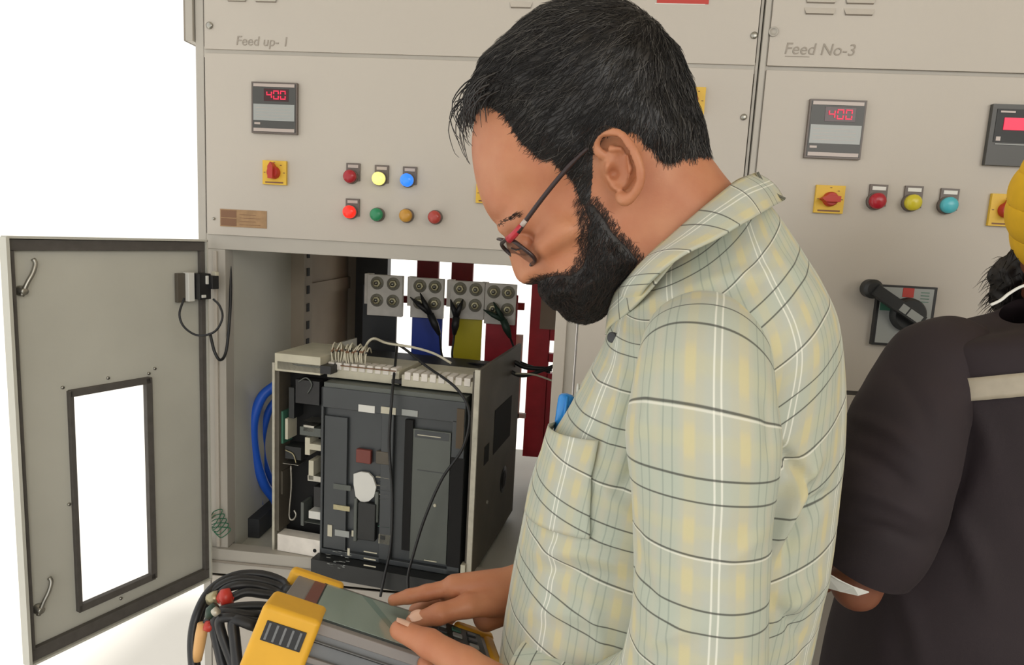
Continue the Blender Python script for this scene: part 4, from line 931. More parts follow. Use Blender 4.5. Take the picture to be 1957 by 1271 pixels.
g0 = Grid(np.min([A3(1500, 450, .9), A3(1300, 1650, .45), A3(1180, 1085, .88)], 0)-np.array([.28, .16, .08]), np.max([A3(1500, 450, .9), A3(1300, 1650, .45), A3(1180, 1085, .88)], 0)+np.array([.16, .16, .08]), .008); g0.F[:] = -.03
tc_ = [mp(1330, 580), mp(1370, 720), mp(1340, 900), mp(1290, 1150), mp(1240, 1450)]
for of in (-.06, 0, .06): g0.chain([p_+ml*of*(.6 if i == 0 else 1) for i, p_ in enumerate(tc_)], [.035, .055, .07, .07, .07], .01)
for sd in (1, -1): g0.cap(mp(1345, 600), mp(1346, 700, .14*sd), .03, .03, .008)
g0.chain([mp(1346, 710, .150), mp(1341, 1000, .195), mp(1310, 1330, .197), mp(1230, 1355, .165), A3(1180, 1370, .56)], [.034, .034, .034, .027, .025], .005)
g0.chain([mp(1346, 710, -.150), mp(1338, 1000, -.19), mp(1290, 1140, -.175), A3(1180, 1085, .86)], [.034, .034, .034, .034], .005)
VV = [wor(HV)]; QQ = [fx(HQ)]; k = len(HV)
for g in (g0, g1, g2):
    V, Q = surfnet(g.F, g.lo, g.h); VV.append(V); QQ.append(Q+k); k += len(V)
body = np_mesh(np.concatenate(VV), np.concatenate(QQ), 'body', ['skin'], man)
def nail(c, tipdir, up, w, l, name='fingernail'):
    c = np.array(c); t = tipdir/np.linalg.norm(tipdir); n = up-t*(up@t); n /= np.linalg.norm(n); s = np.cross(t, n)
    vs = []; K = 9
    for i in range(K):
        x = -1+2*i/(K-1)
        for j in range(7):
            y = -1+2*j/6; wv_ = w*math.sqrt(max(0, 1-abs(y)**2.6))+1e-5; vs.append(c+t*y*l+s*x*wv_+n*(.0022*(1-x*x)-.0006*y*y))
    fs = [(i*7+j, i*7+j+1, (i+1)*7+j+1, (i+1)*7+j) for i in range(K-1) for j in range(6)]
    return MB().add(vs, fs, 'nail', True).build(name, man)
upv = TR[:, 2]
nail(lt[0][3]+upv*.0082-(lt[0][3]-lt[0][2])*.09, lt[0][3]-lt[0][2], upv, .0085, .0095)
nail(thb[0][3]+(upv-.5*cf)/np.linalg.norm(upv-.5*cf)*.0078-(thb[0][3]-thb[0][2])*.05, thb[0][3]-thb[0][2], upv-.5*cf, .0080, .0090)

# ---- hair shell and strands
V, Q = fieldmesh(Hf, 'hair', None, None, th); hair = np_mesh(wor(V), fx(Q), 'hair', ['hair'], man); HVs = V
V, Q = fieldmesh(Bf, 'beard', None, None, tbd); beard = np_mesh(wor(V), fx(Q), 'beard', ['beard'], man); BVs = V
def gradf(Fv):
    g = np.gradient(Fv, hs); return np.stack(g, -1)
def strands(Fv, roots, dirf, n, length, rad_, seg, name, mats, parent, probs, lift=.0012, seed=1, jit=.25, curl=0.0, label=None):
    r_ = np.random.default_rng(seed); gf = gradf(Fv)
    P = roots[r_.integers(0, len(roots), n)]+r_.normal(0, .0012, (n, 3)); Ls = length*(.6+.8*r_.random(n)); off = lift*(.3+1.4*r_.random(n)); J = r_.normal(0, jit, (n, 3))
    ph = r_.random(n)*6.28; pts = []
    for k_ in range(seg+1):
        nn = -G.sample(P, gf); nn /= np.linalg.norm(nn, axis=1)[:, None]+1e-9
        d = G.sample(P); d = G.sample(P, Fv); P = P+nn*np.clip((off*(.3+.9*k_/seg)+d), -.003, .003)[:, None]
        pts.append(P.copy()); D_ = dirf(P)+J; D_ -= nn*(D_*nn).sum(1)[:, None]
        if curl: D_ += np.cross(nn, D_)*np.sin(ph+k_*1.3)[:, None]*curl
        D_ /= np.linalg.norm(D_, axis=1)[:, None]+1e-9; P = P+D_*(Ls/seg)[:, None]
    pts = np.stack(pts, 1); N_ = n; K = seg+1; W_ = wor(pts); T_ = np.gradient(W_, axis=1); T_ /= np.linalg.norm(T_, axis=2)[..., None]+1e-9
    nw = np.cross(T_, np.array([.3, .5, .8])); nw /= np.linalg.norm(nw, axis=2)[..., None]+1e-9; bw = np.cross(T_, nw)
    rr = rad_*(1-.75*np.arange(K)/(K-1))[None, :, None]
    ring = np.stack([W_+rr*(math.cos(q)*nw+math.sin(q)*bw) for q in (0, 2.094, 4.189)], 2); Vv = ring.reshape(-1, 3)
    base = (np.arange(N_)*K*3)[:, None, None]; kk = (np.arange(K-1)*3)[None, :, None]; jj = np.arange(3)[None, None, :]
    a = base+kk+jj; b_ = base+kk+(jj+1) % 3; Qv = np.stack([a, b_, b_+3, a+3], -1).reshape(-1, 4)
    pm = r_.choice(len(mats), n, p=probs); mi = np.repeat(pm, (K-1)*3)
    return np_mesh(Vv, Qv, name, mats, parent, mi=mi, label=label)
crown = np.array([*L2(1225, 70), 0])
def hdir(P):
    r = P-crown; r[:, 2] *= .6; r /= np.linalg.norm(r, axis=1)[:, None]+1e-6
    fw = np.clip((P[:, 0]-crown[0])/.10, -.3, 1)[:, None]
    return r*.8+np.array([.75, -.35, 0])*np.clip(fw+.3, 0, 1)+np.array([0, -.5, 0])*(1-np.clip(fw+.3, 0, 1))
dth = G.sample(HVs, th[:, :, None]*np.ones(G.n[2])[None, None, :]); inner = HVs[dth > .0012]; hv = inner[np.random.default_rng(2).random(len(inner)) < .5]
strands(Hf, inner, hdir, 9000, .022, .00042, 5, 'hair_strands', ['hair', 'hair2'], hair, [.84, .16], lift=.0016, seed=3, jit=.28, curl=.25)
edge = HVs[(dth > -.001) & (dth < .0045)]
strands(Hf, edge, hdir, 5200, .012, .00030, 4, 'hairline_strands', ['hair', 'beard2'], hair, [.7, .3], lift=.0006, seed=4, jit=.35)
dtb = G.sample(BVs, tbd[:, :, None]*np.ones(G.n[2])[None, None, :])
bdir = lambda P: np.tile(np.array([.25, -.85, 0]), (len(P), 1))
strands(Bf, BVs[dtb > .001], bdir, 5200, .011, .00036, 4, 'beard_strands', ['beard', 'beard2'], beard, [.78, .22], lift=.0012, seed=5, jit=.35, curl=.4)
bed = (db > -.0035) & (db < .013); SK = HV[(G.sample(HV, np.where(bed, 1., 0.)[:, :, None]*np.ones(G.n[2])[None, None, :]) > .5)]
strands(DH, SK, bdir, 15000, .0062, .00017, 3, 'stubble', ['beard', 'beard2'], beard, [.35, .65], lift=.0005, seed=6, jit=.35)
# loose locks over the forehead
r6 = np.random.default_rng(8); b = MB()
for k_ in range(46):
    x0 = 905+r6.random()*50; y0 = 195-(x0-905)*.4-r6.random()*50; s0 = r6.normal(0, .022)
    ex, ey = x0-12-r6.random()*34, y0+45+r6.random()*75; cx_ = min(x0, ex)-6-r6.random()*8
    q = [mp(x0, y0, s0), mp((x0+cx_)/2-4, y0+20, s0), mp(cx_, (y0+ey)/2+8, s0*1.1), mp(ex, ey, s0*1.2), mp(ex+6+6*r6.random(), ey+14, s0*1.2)]
    b.tube(spline(q, 12), list(np.linspace(.0009, .0002, 12)), 'hair', 5)
for k_ in range(260):                            # brushed-forward front tuft
    x0 = 925+r6.random()*45; y0 = 190-(x0-925)*.5-r6.random()*45; s0 = r6.normal(0, .028); q = [mp(x0, y0, s0), mp(x0-22, y0+12, s0), mp(x0-36-8*r6.random(), y0+38, s0), mp(x0-34-8*r6.random(), y0+58+22*r6.random(), s0)]
    b.tube(spline(q, 8), list(np.linspace(.0010, .0002, 8)), 'hair', 4)
b.build('front_locks', hair)
# eyebrow, lashes
b = MB()
for sd in (1, -1):
    for k_ in range(120):
        t = r6.random(); x, y = 956+44*t, 432-30*t+r6.normal(0, 3); s = .014+.034*t; c = np.array([*L2(x, y, s), (s+.004)*sd]); gq = gradf(DH)
        break
    for k_ in range(130):
        t = r6.random(); x, y = 954+46*t, 437-27*t+r6.normal(0, 2.4); s = .012+.036*t
        q = np.array([*L2(x, y, s), s*sd])
        for _ in range(12):                       # walk to the skin
            dd = G.sample(q[None], DH)[0]; q = q+np.array([dd*.5, 0, dd*.8*sd])
        q2 = q+np.array([-.0035, .0022, .0040*sd])*(.8+.6*r6.random())+r6.normal(0, .0006, 3); b.tube([wor(q), wor(q2)], [.00030, .00010], 'beard2' if k_ % 3 == 0 else 'beard', 4)
b.build('eyebrows', hair)
b = MB(); b.tube([wor(np.array([*L2(x, y, s), s+.004])) for x, y, s in ((978, 474, .030), (988, 478, .038), (1000, 474, .043))], [.0006, .0009, .0005], 'beard', 5); b.build('eyelashes', hair)

# ---- glasses
gls = thing('eyeglasses', mp(1000, 470, .03), 'narrow eyeglasses with red hinge and dark temple worn by the bearded man', 'eyeglasses')
def gp(x, y, s, sd=1): return wor(np.array([*L2(x, y, s), s*sd]))
for sd in (1, -1):
    b = MB(); b.tube(spline([gp(990, 444, .069, sd), gp(1012, 412, .073, sd), gp(1050, 362, .077, sd), gp(1090, 315, .080, sd), gp(1125, 282, .0815, sd), gp(1150, 262, .083, sd), gp(1185, 254, .085, sd), gp(1208, 275, .084, sd), gp(1222, 310, .083, sd)], 40), [.0024]*16+[.0018]*10+[.0012]*14, 'frame_dark', 8); b.build('temple', gls, label='dark brown temple arm')
    b = MB(); b.tube([gp(972, 458, .062, sd), gp(984, 447, .067, sd), gp(999, 428, .071, sd)], [.0042, .0036, .0026], 'frame_red', 8); b.build('hinge', gls, label='red hinge')
    b = MB(); b.tube([gp(997, 431, .0712, sd), gp(1005, 421, .0722, sd)], [.0027, .0025], 'silver', 8); b.build('temple_band', gls)
    # rim: rounded rectangle seen nearly edge on
    c0, c1, c2, c3 = gp(973, 453, .062, sd), gp(1028, 496, .058, sd), gp(1008, 512, .014, sd), gp(954, 468, .012, sd)
    rp = []
    for t in np.linspace(0, 2*math.pi, 37):
        cx_, cy_ = abs(math.cos(t))**.55*np.sign(math.cos(t)), abs(math.sin(t))**.55*np.sign(math.sin(t)); u, v = (cx_+1)/2, (cy_+1)/2
        rp.append((c3*(1-u)*(1-v)+c2*u*(1-v)+c0*(1-u)*v+c1*u*v))
    b = MB(); b.tube(rp, .0021, 'frame_dark', 8); b.build('rim', gls, label='thin dark rim')
    b = MB(); b.add(rp[:-1], [tuple(range(36))], 'tint'); b.build('lens', gls, label='clear lens')
b = MB(); b.tube(spline([gp(962, 460, .013), gp(953, 457, .006), gp(952, 457, 0), gp(953, 457, .006, -1), gp(962, 460, .013, -1)], 20), .0016, 'frame_dark', 8); b.build('bridge', gls)
# ================================================================== shirt of the man: lofted cloth
def resample(secs, n):
    S_ = np.array(secs, float); k = len(S_)-1; t = np.linspace(0, k, n); P = np.vstack([2*S_[0]-S_[1], S_, 2*S_[-1]-S_[-2]]); i = np.minimum(t.astype(int), k-1); u = (t-i)[:, None]
    a, b, c, d = P[i], P[i+1], P[i+2], P[i+3]; return .5*((2*b)+(-a+c)*u+(2*a-5*b+4*c-d)*u**2+(-a+3*b-3*c+d)*u**3)
def grid_normals(P, closed=True):
    du = np.roll(P, -1, 1)-np.roll(P, 1, 1) if closed else np.gradient(P, axis=1); dv = np.gradient(P, axis=0); n = np.cross(du, dv); return n/(np.linalg.norm(n, axis=2)[..., None]+1e-12)
def grid_mesh(P, U, V, name, m, parent, closed=True, label=None, solid=0.0, cap=False):
    nr, nc = P.shape[:2]; K = nc if closed else nc-1
    r, c = np.meshgrid(np.arange(nr-1), np.arange(K), indexing='ij'); c2 = (c+1) % nc
    Q = np.stack([r*nc+c, r*nc+c2, (r+1)*nc+c2, (r+1)*nc+c], -1).reshape(-1, 4)
    Ue = np.concatenate([U, U[:, :1]*0+2*U[:, -1:]-U[:, -2:-1]], 1) if closed else U; Ve = np.concatenate([V, V[:, :1]], 1) if closed else V
    r, c = r.ravel(), c.ravel(); uv = np.stack([np.stack([Ue[a, b], Ve[a, b]], -1) for a, b in ((r, c), (r, c+1), (r+1, c+1), (r+1, c))], 1).reshape(-1, 2)
    o = np_mesh(P.reshape(-1, 3), Q, name, [m], parent, uv=uv, label=label)
    if solid: s = o.modifiers.new('cloth', 'SOLIDIFY'); s.thickness = solid; s.offset = -1
    return o
def folds(P, Nn, fl):                             # ridges and hollows, each along a line placed over the cloth
    X, Y = project(P.reshape(-1, 3)); d = np.zeros(len(X)); facing = ((P-CAM)*Nn).sum(2).ravel() < 0
    for (x0, y0, x1, y1, w, amp) in fl:
        e = np.array([x1-x0, y1-y0]); L_ = np.hypot(*e); e = e/L_; t = (X-x0)*e[0]+(Y-y0)*e[1]; s = -(X-x0)*e[1]+(Y-y0)*e[0]
        s = s+.06*L_*np.sin(t/L_*math.pi); fall = np.clip(t/L_, 0, 1); env = np.exp(-((t-np.clip(t, 0, L_))/(w*1.5))**2)*np.sin(np.clip(fall*.9+.05, 0, 1)*math.pi)**.5
        d += amp*.001*np.exp(-(s/w)**2)*env*facing
    return P+Nn*d.reshape(P.shape[:2])[..., None]
def tilt_loft(secs, nr, nc, n_exp=2.3):
    # section: front px, back px (on the man's mid plane), half width, droop towards the shoulders
    R_ = resample([[*L2(a, b), *L2(c, d), w, dr, cm] for (a, b, c, d, w, dr, cm) in secs], nr); th_ = np.linspace(0, 2*math.pi, nc, endpoint=False)
    ct, st = np.cos(th_), np.sin(th_); ct = np.sign(ct)*np.abs(ct)**(2/n_exp); st = np.sign(st)*np.abs(st)**(2/n_exp); out = np.zeros((nr, nc, 3))
    for i, (fa, fz, ba, bz, w, dr, cm) in enumerate(R_):
        c = np.array([(fa+ba)/2, (fz+bz)/2]); v = np.array([(fa-ba)/2, (fz-bz)/2])
        out[i, :, 0] = c[0]+v[0]*ct+cm*st**2; out[i, :, 1] = c[1]+v[1]*ct-dr*np.abs(st)**1.6; out[i, :, 2] = w*st
    return wor(out.reshape(-1, 3)).reshape(nr, nc, 3)
secs = [(975, 1720, 1470, 1720, .150, 0, 0), (962, 1480, 1490, 1480, .152, 0, 0), (958, 1290, 1508, 1290, .158, 0, 0), (966, 1205, 1530, 1215, .160, 0, 0), (983, 1100, 1560, 1112, .160, 0, 0), (1002, 1000, 1578, 1012, .160, 0, 0), (1022, 915, 1588, 905, .162, .0, 0),
        (1052, 835, 1596, 800, .166, .0, 0), (1090, 765, 1596, 700, .170, .002, 0), (1126, 700, 1584, 610, .172, .006, 0), (1150, 655, 1556, 535, .170, .016, 0), (1168, 615, 1518, 468, .158, .026, 0), (1184, 588, 1486, 412, .128, .030, 0), (1200, 566, 1455, 375, .094, .018, 0), (1214, 552, 1432, 352, .072, .002, 0)]
TP = tilt_loft(secs, 260, 260)
Nt = grid_normals(TP); 
if (((TP-CAM)*Nt).sum(2)[:, 65] > 0).mean() > .5: Nt = -Nt
def arclen(P):
    seg = np.linalg.norm(np.roll(P, -1, 1)-P, axis=2); U = np.cumsum(seg, 1)-seg; side_ = 65*len(P[0])//260; U = U-U[:, side_:side_+1]
    vs = np.linalg.norm(np.diff(P, axis=0), axis=2); V = np.zeros(P.shape[:2]); V[1:] = np.cumsum(vs, 0); return U, V
Ut, Vt = arclen(TP)
Vt = Vt.mean(1, keepdims=True)*.35+Vt*.65; Vt = -(Vt-Vt[120:121, :].mean())+.012; 
_fw = loc(TP.reshape(-1, 3))[:, 0].reshape(TP.shape[:2]); _fc = _fw[:, 62:68].mean(1, keepdims=True); _d = _fw-_fc
_up = np.clip((np.arange(260)[:, None]-95)/60, 0, 1)
Vt = Vt+.31*np.sqrt(np.maximum(_d, 0)**2+.0004)-.0062+(.08+.45*_up)*np.sqrt(np.maximum(-_d, 0)**2+.0004)-.0016-.009*_up
Ut = Ut+.03
flat = TP.reshape(-1, 3); wr = (vnoise(np.stack([flat[:, 0]*9, flat[:, 1]*9, flat[:, 2]*13], -1), 1)*.0028+vnoise(flat*np.array([26, 26, 20]), 2)*.0011).reshape(TP.shape[:2])
TP = TP+Nt*wr[..., None]
TP = folds(TP, Nt, [(1478, 1040, 1552, 885, 15, 15), (1505, 1060, 1575, 950, 12, -13), (1478, 850, 1540, 930, 12, -10), (1480, 1180, 1545, 1110, 14, 8), (1500, 1180, 1560, 1120, 16, 6), (1475, 1150, 1530, 1230, 14, -5), (1025, 1055, 1215, 1085, 16, 5), (1030, 1090, 1210, 1125, 14, -4), (1090, 1035, 1215, 1050, 10, 3.5),
        (1195, 690, 1165, 850, 10, 5), (1160, 700, 1120, 790, 12, 4), (1210, 860, 1190, 930, 12, -7), (1000, 1170, 1200, 1200, 18, 4), (1120, 1130, 1150, 1271, 16, 4), (1450, 470, 1590, 600, 16, 2), (1300, 560, 1480, 520, 14, 2.2), (1230, 1000, 1130, 900, 12, 3)])
shirt = grid_mesh(TP, Ut, Vt, 'shirt', 'plaid', man, label='pale green plaid shirt')
# sleeve of the near arm, then its far twin
def sleeve(path, nr, nc, name, flist, vo=0.0, uo=0.0, sidefirst=True):
    R_ = resample([[*L2(x, y, s), s, r1, r2] for (x, y, s, r1, r2) in path], nr); C_ = R_[:, :3]; T_ = np.gradient(C_, axis=0); T_ /= np.linalg.norm(T_, axis=1)[:, None]
    a = np.array([1., 0, 0]); P = np.zeros((nr, nc, 3)); th_ = np.linspace(0, 2*math.pi, nc, endpoint=False)
    for i in range(nr):
        a = a-T_[i]*(a@T_[i]); a /= np.linalg.norm(a); b_ = np.cross(T_[i], a)
        P[i] = C_[i]+R_[i, 3]*np.cos(th_)[:, None]*a+R_[i, 4]*np.sin(th_)[:, None]*b_
    P = wor(P.reshape(-1, 3)).reshape(nr, nc, 3); Nn = grid_normals(P); cen = wor(C_)[:, None, :]
    if (((P-cen)*Nn).sum(2)).mean() < 0: Nn = -Nn
    seg = np.linalg.norm(np.roll(P, -1, 1)-P, axis=2); U = np.cumsum(seg, 1)-seg
    camside = int(np.argmax((Nn[nr//2]@(-(cf)))));
    U = U-U[:, camside:camside+1]+uo; V = np.zeros((nr, nc)); V[1:] = np.cumsum(np.linalg.norm(np.diff(C_, axis=0), axis=1))[:, None]; V = V+vo+.11*(loc(P.reshape(-1, 3))[:, 0].reshape(nr, nc)-loc(cen.reshape(-1, 3))[:, 0][:, None])
    f_ = P.reshape(-1, 3); w_ = (vnoise(f_*np.array([14, 14, 16]), 5)*.0018+vnoise(f_*32, 6)*.0008).reshape(nr, nc); P = P+Nn*w_[..., None]; P = folds(P, Nn, flist)
    return grid_mesh(P, U, V, name, 'plaid', man)
path = [(1352, 640, .095, .046, .040), (1350, 662, .128, .052, .047), (1346, 700, .160, .053, .050), (1343, 760, .180, .0555, .052), (1342, 840, .190, .0580, .054), (1343, 930, .194, .0545, .054), (1341, 1030, .197, .0520, .053), (1338, 1130, .199, .0510, .053), (1330, 1240, .200, .0535, .054), (1310, 1325, .197, .056, .054), (1250, 1368, .185, .054, .053), (1165, 1364, .150, .050, .048), (1090, 1332, .122, .051, .049), (1018, 1308, .102, .047, .047)]
sl = sleeve(path, 240, 160, 'sleeve', [(1250, 1150, 1215, 1010, 12, -3), (1460, 1010, 1380, 1080, 14, 2), (1240, 720, 1220, 840, 12, 2.5), (1460, 760, 1470, 870, 12, -3), (1230, 1240, 1330, 1200, 16, 3)], vo=.0915-.019, uo=.0035)
pathR = [(1352, 650, -.095, .046, .040), (1350, 662, -.128, .052, .047), (1346, 700, -.160, .053, .050), (1342, 840, -.190, .056, .054), (1338, 1020, -.19, .052, .053), (1320, 1120, -.185, .054, .054), (1270, 1160, -.17, .052, .050), (1190, 1130, -.15, .045, .044), (1110, 1105, -.135, .038, .038)]
sleeve(pathR, 90, 72, 'sleeve', [])
# collar leaf and band
def strip(top, bot, nr, name, flare=0.0, bulge=.004):
    A_ = resample([[*L3(*p)] for p in top], 80); B_ = resample([[*L3(*p)] for p in bot], 80)
    t = np.linspace(0, 1, nr)[:, None, None]; P = A_[None]*(1-t)+B_[None]*t; P = wor(P.reshape(-1, 3)).reshape(nr, 80, 3); Nn = grid_normals(P, False)
    if (((P-CAM)*Nn).sum(2)).mean() > 0: Nn = -Nn
    P = P+Nn*(bulge*np.sin(t*math.pi)); V = np.tile(np.linspace(0, 1, nr)[:, None]*.045, (1, 80)); d = np.concatenate([[0], np.cumsum(np.linalg.norm(np.diff(P[nr//2], axis=0), axis=1))]); U = np.tile(d[None], (nr, 1))
    return grid_mesh(P, V-.020, U+.0, name, 'plaid', shirt, closed=False, solid=.0022)
top = [(1446, 330, -.01), (1424, 338, .032), (1399, 351, .054), (1366, 377, .066), (1333, 404, .071), (1273, 456, .072), (1229, 496, .066), (1200, 528, .050), (1180, 552, .034), (1172, 572, .018)]
bot = [(1500, 382, -.01), (1478, 394, .050), (1456, 406, .082), (1434, 418, .098), (1411, 430, .108), (1369, 454, .116), (1309, 483, .118), (1267, 514, .112), (1236, 546, .095), (1222, 572, .075)]
strip(top, bot, 14, 'collar')
topR = [(1446, 330, .01), (1424, 338, -.032), (1399, 351, -.054), (1333, 404, -.071), (1273, 456, -.072), (1229, 496, -.066), (1200, 528, -.050), (1180, 556, -.02)]
botR = [(1500, 382, .01), (1478, 394, -.050), (1456, 406, -.082), (1411, 430, -.108), (1309, 483, -.118), (1267, 514, -.112), (1225, 556, -.08), (1200, 600, -.03)]
strip(topR, botR, 10, 'collar')
band = [(1172, 568, .020), (1176, 560, .030), (1195, 540, .045), (1225, 505, .060), (1270, 462, .066)]
bandb = [(1160, 640, .012), (1168, 625, .030), (1200, 600, .060), (1240, 560, .085), (1290, 500, .095)]
strip(band, bandb, 10, 'collar_band', bulge=.001)
# placket edge and buttons
_F = lambda x, y: TP[tuple(np.array(np.unravel_index(np.argmin((project(TP.reshape(-1, 3))[0]-x)**2+(project(TP.reshape(-1, 3))[1]-y)**2+np.where((((TP-CAM)*Nt).sum(2) < 0).ravel(), 0, 1e9)), TP.shape[:2])))]
b = MB(); c = _F(1172, 645)+mh*.001-cf*.003; b.cyl(c, (cf*-.6+mh*.5), [(-.001, .0052), (.0018, .0052), (.0022, .004)], 'busblack', 18); b.build('button', shirt, label='dark collar button')
for (x, y) in ((1105, 742),): b = MB(); b.cyl(mp(x, y, .012), -mh*-1, [(-.001, .005), (.0015, .005)], 'white', 16); b.build('button', shirt)
# chest pocket with a pen
Xp, Yp = project(TP.reshape(-1, 3)); Xp = Xp.reshape(TP.shape[:2]); Yp = Yp.reshape(TP.shape[:2]); fac = ((TP-CAM)*Nt).sum(2) < 0
def find(x, y):
    dd = (Xp-x)**2+(Yp-y)**2+np.where(fac, 0, 1e9); return np.array(np.unravel_index(np.argmin(dd), dd.shape), float)
def unw(q, r): q[1] = r[1]+((q[1]-r[1]+130) % 260)-130; return q
c00, c10, c01, c11 = find(1068, 803), find(1148, 843), find(1008, 975), find(1128, 1030)
c10, c01, c11 = unw(c10, c00), unw(c01, c00), unw(c11, c00)
n1, n2 = 30, 26; gP = np.zeros((n2, n1, 3)); gU = np.zeros((n2, n1)); gV = np.zeros((n2, n1))
for j in range(n2):
    for i in range(n1):
        u, v = i/(n1-1), j/(n2-1); q = c00*(1-u)*(1-v)+c10*u*(1-v)+c01*(1-u)*v+c11*u*v; r0, k0 = int(q[0]), int(math.floor(q[1])) % 260; fr_, fk = q[0]-int(q[0]), q[1]-math.floor(q[1])
        g_ = lambda Z: Z[r0, k0]*(1-fr_)*(1-fk)+Z[min(r0+1, 259), k0]*fr_*(1-fk)+Z[r0, (k0+1) % 260]*(1-fr_)*fk+Z[min(r0+1, 259), (k0+1) % 260]*fr_*fk
        edge_ = min(1, 5*min(u, 1-u)+.0); gP[j, i] = g_(TP)+g_(Nt)*(.0018+(.007*edge_*(1-v)**3)); gU[j, i] = g_(Ut)+.004; gV[j, i] = g_(Vt)+.003
pk = grid_mesh(gP, gU, gV, 'pocket', 'plaid', shirt, closed=False, label='chest pocket'); s_ = pk.modifiers.new('cloth', 'SOLIDIFY'); s_.thickness = .0012
M['penblue'] = mat('pen_blue', (44, 140, 220), .25)
pb, pt = at(1070, 832, float((mp(1068, 810, .05)-CAM)@cf)), None
q = c00*.93+c10*.07; qn = TP[int(q[0]), int(q[1]) % 260]; nn_ = Nt[int(q[0]), int(q[1]) % 260]; base_ = qn+nn_*.006
dp = float((base_-CAM)@cf); pdir = at(1083, 752, dp)-at(1070, 835, dp); pdir /= np.linalg.norm(pdir); topc = at(1083, 758, dp)
pen = thing('pen', topc-pdir*.12, 'blue capped pen standing in the shirt chest pocket', 'pen')
MB().cyl(topc-pdir*.12, pdir, [(0, .0035), (.01, .0048), (.085, .0055)], 'penblue', 18).build('barrel', pen)
MB().cyl(topc, pdir, [(-.040, .0085), (-.004, .0090), (0, .0084), (.0025, .0060), (.0035, .001)], 'penblue', 24).build('cap', pen)
sd_ = np.cross(pdir, cf); MB().tube([topc+pdir*.001-cf*.0092, topc-pdir*.012-cf*.0102, topc-pdir*.030-cf*.0098], [.0014, .0016, .0014], 'penblue', 8).build('clip', pen)
# trousers and shoes below the frame
hip = wor(np.array([[*L2(1225, 1700), 0]]))[0]; hz = hip[2]
M['trouser'] = mat('dark_trousers', (52, 54, 62), .85, noise=.08, nscale=30); M['shoe'] = mat('black_shoe', (30, 28, 28), .4)
for sd in (1, -1):
    b = MB(); x = hip+ml*.09*sd; pts = [x+mz*.12-x*0, x-mz*(hz*.25), x-mz*(hz*.5)+mh*.01, x-mz*(hz*.75), np.array([x[0], x[1], .07])]; b.tube(spline(pts, 24), list(np.linspace(.118, .085, 12))+list(np.linspace(.084, .075, 12)), 'trouser', 28); b.build('trouser_leg', man)
    f0 = np.array([x[0], x[1], 0]); b = MB()
    b.ball(f0+mh*.07+mz*.045, (.15, .05, .045), 'shoe', 24, 14); b.ball(f0-mh*.02+mz*.06, (.06, .045, .06), 'shoe', 20, 12); b.build('shoe', man)

# ================================================================== second person at the right edge
M['jacket'] = mat('dark_jacket', (40, 30, 35), .8, noise=.12, nscale=14, bump=.1, bscale=700)
M['reflect'] = mat('reflective_tape', (176, 166, 148), .35, noise=.08, nscale=60)
M['turban'] = mat('yellow_cotton', (236, 186, 30), .8, noise=.05, nscale=40, bump=.1, bscale=900)
m2c = at(2045, 800, .87); m2x, m2y = float(m2c[0]), float(m2c[1])
man2 = thing('person', (m2x, m2y, 0), 'person in a yellow turban and dark jacket seen from behind', 'person')
def zof(py, px=1900, dep=.87): return float(at(px, py, dep)[2])
secs2 = [(zof(1650), .235, .150, .01), (zof(1450), .235, .150, .01), (zof(1271), .232, .148, 0), (zof(1130), .222, .142, 0), (zof(980), .212, .138, 0), (zof(850), .205, .138, 0), (zof(740), .205, .135, -.005), (zof(690), .200, .122, -.012), (zof(645), .190, .102, -.018), (zof(615), .150, .088, -.02), (zof(592), .105, .076, -.018), (zof(572), .080, .068, -.01)]
R_ = resample(secs2, 140); n_ = 160; t_ = np.linspace(0, 2*math.pi, n_, endpoint=False); ct, st = np.cos(t_), np.sin(t_); ct = np.sign(ct)*np.abs(ct)**.85; st = np.sign(st)*np.abs(st)**.85
JP = np.stack([np.stack([m2x+r[1]*ct, m2y+.03+r[3]+r[2]*st, np.full(n_, r[0])-.035*np.abs(ct)**3*np.clip((r[0]-zof(700))/.1, 0, 1)], -1) for r in R_])
Nj = grid_normals(JP); 
if ((JP[:, :, :2]-np.array([m2x, m2y]))*Nj[:, :, :2]).sum() < 0: Nj = -Nj
f_ = JP.reshape(-1, 3); JP = JP+Nj*((vnoise(f_*np.array([10, 10, 7]), 11)*.005+vnoise(f_*np.array([24, 24, 14]), 12)*.0022).reshape(JP.shape[:2]))[..., None]
JP = folds(JP, Nj, [(1850, 850, 1790, 1000, 20, -8), (1820, 980, 1890, 1150, 20, 7), (1700, 1100, 1760, 1271, 20, 5), (1850, 760, 1900, 900, 18, 4)])
z0_ = np.zeros(JP.shape[:2]); jk = grid_mesh(JP, z0_, z0_, 'jacket', 'jacket', man2, label='dark work jacket')
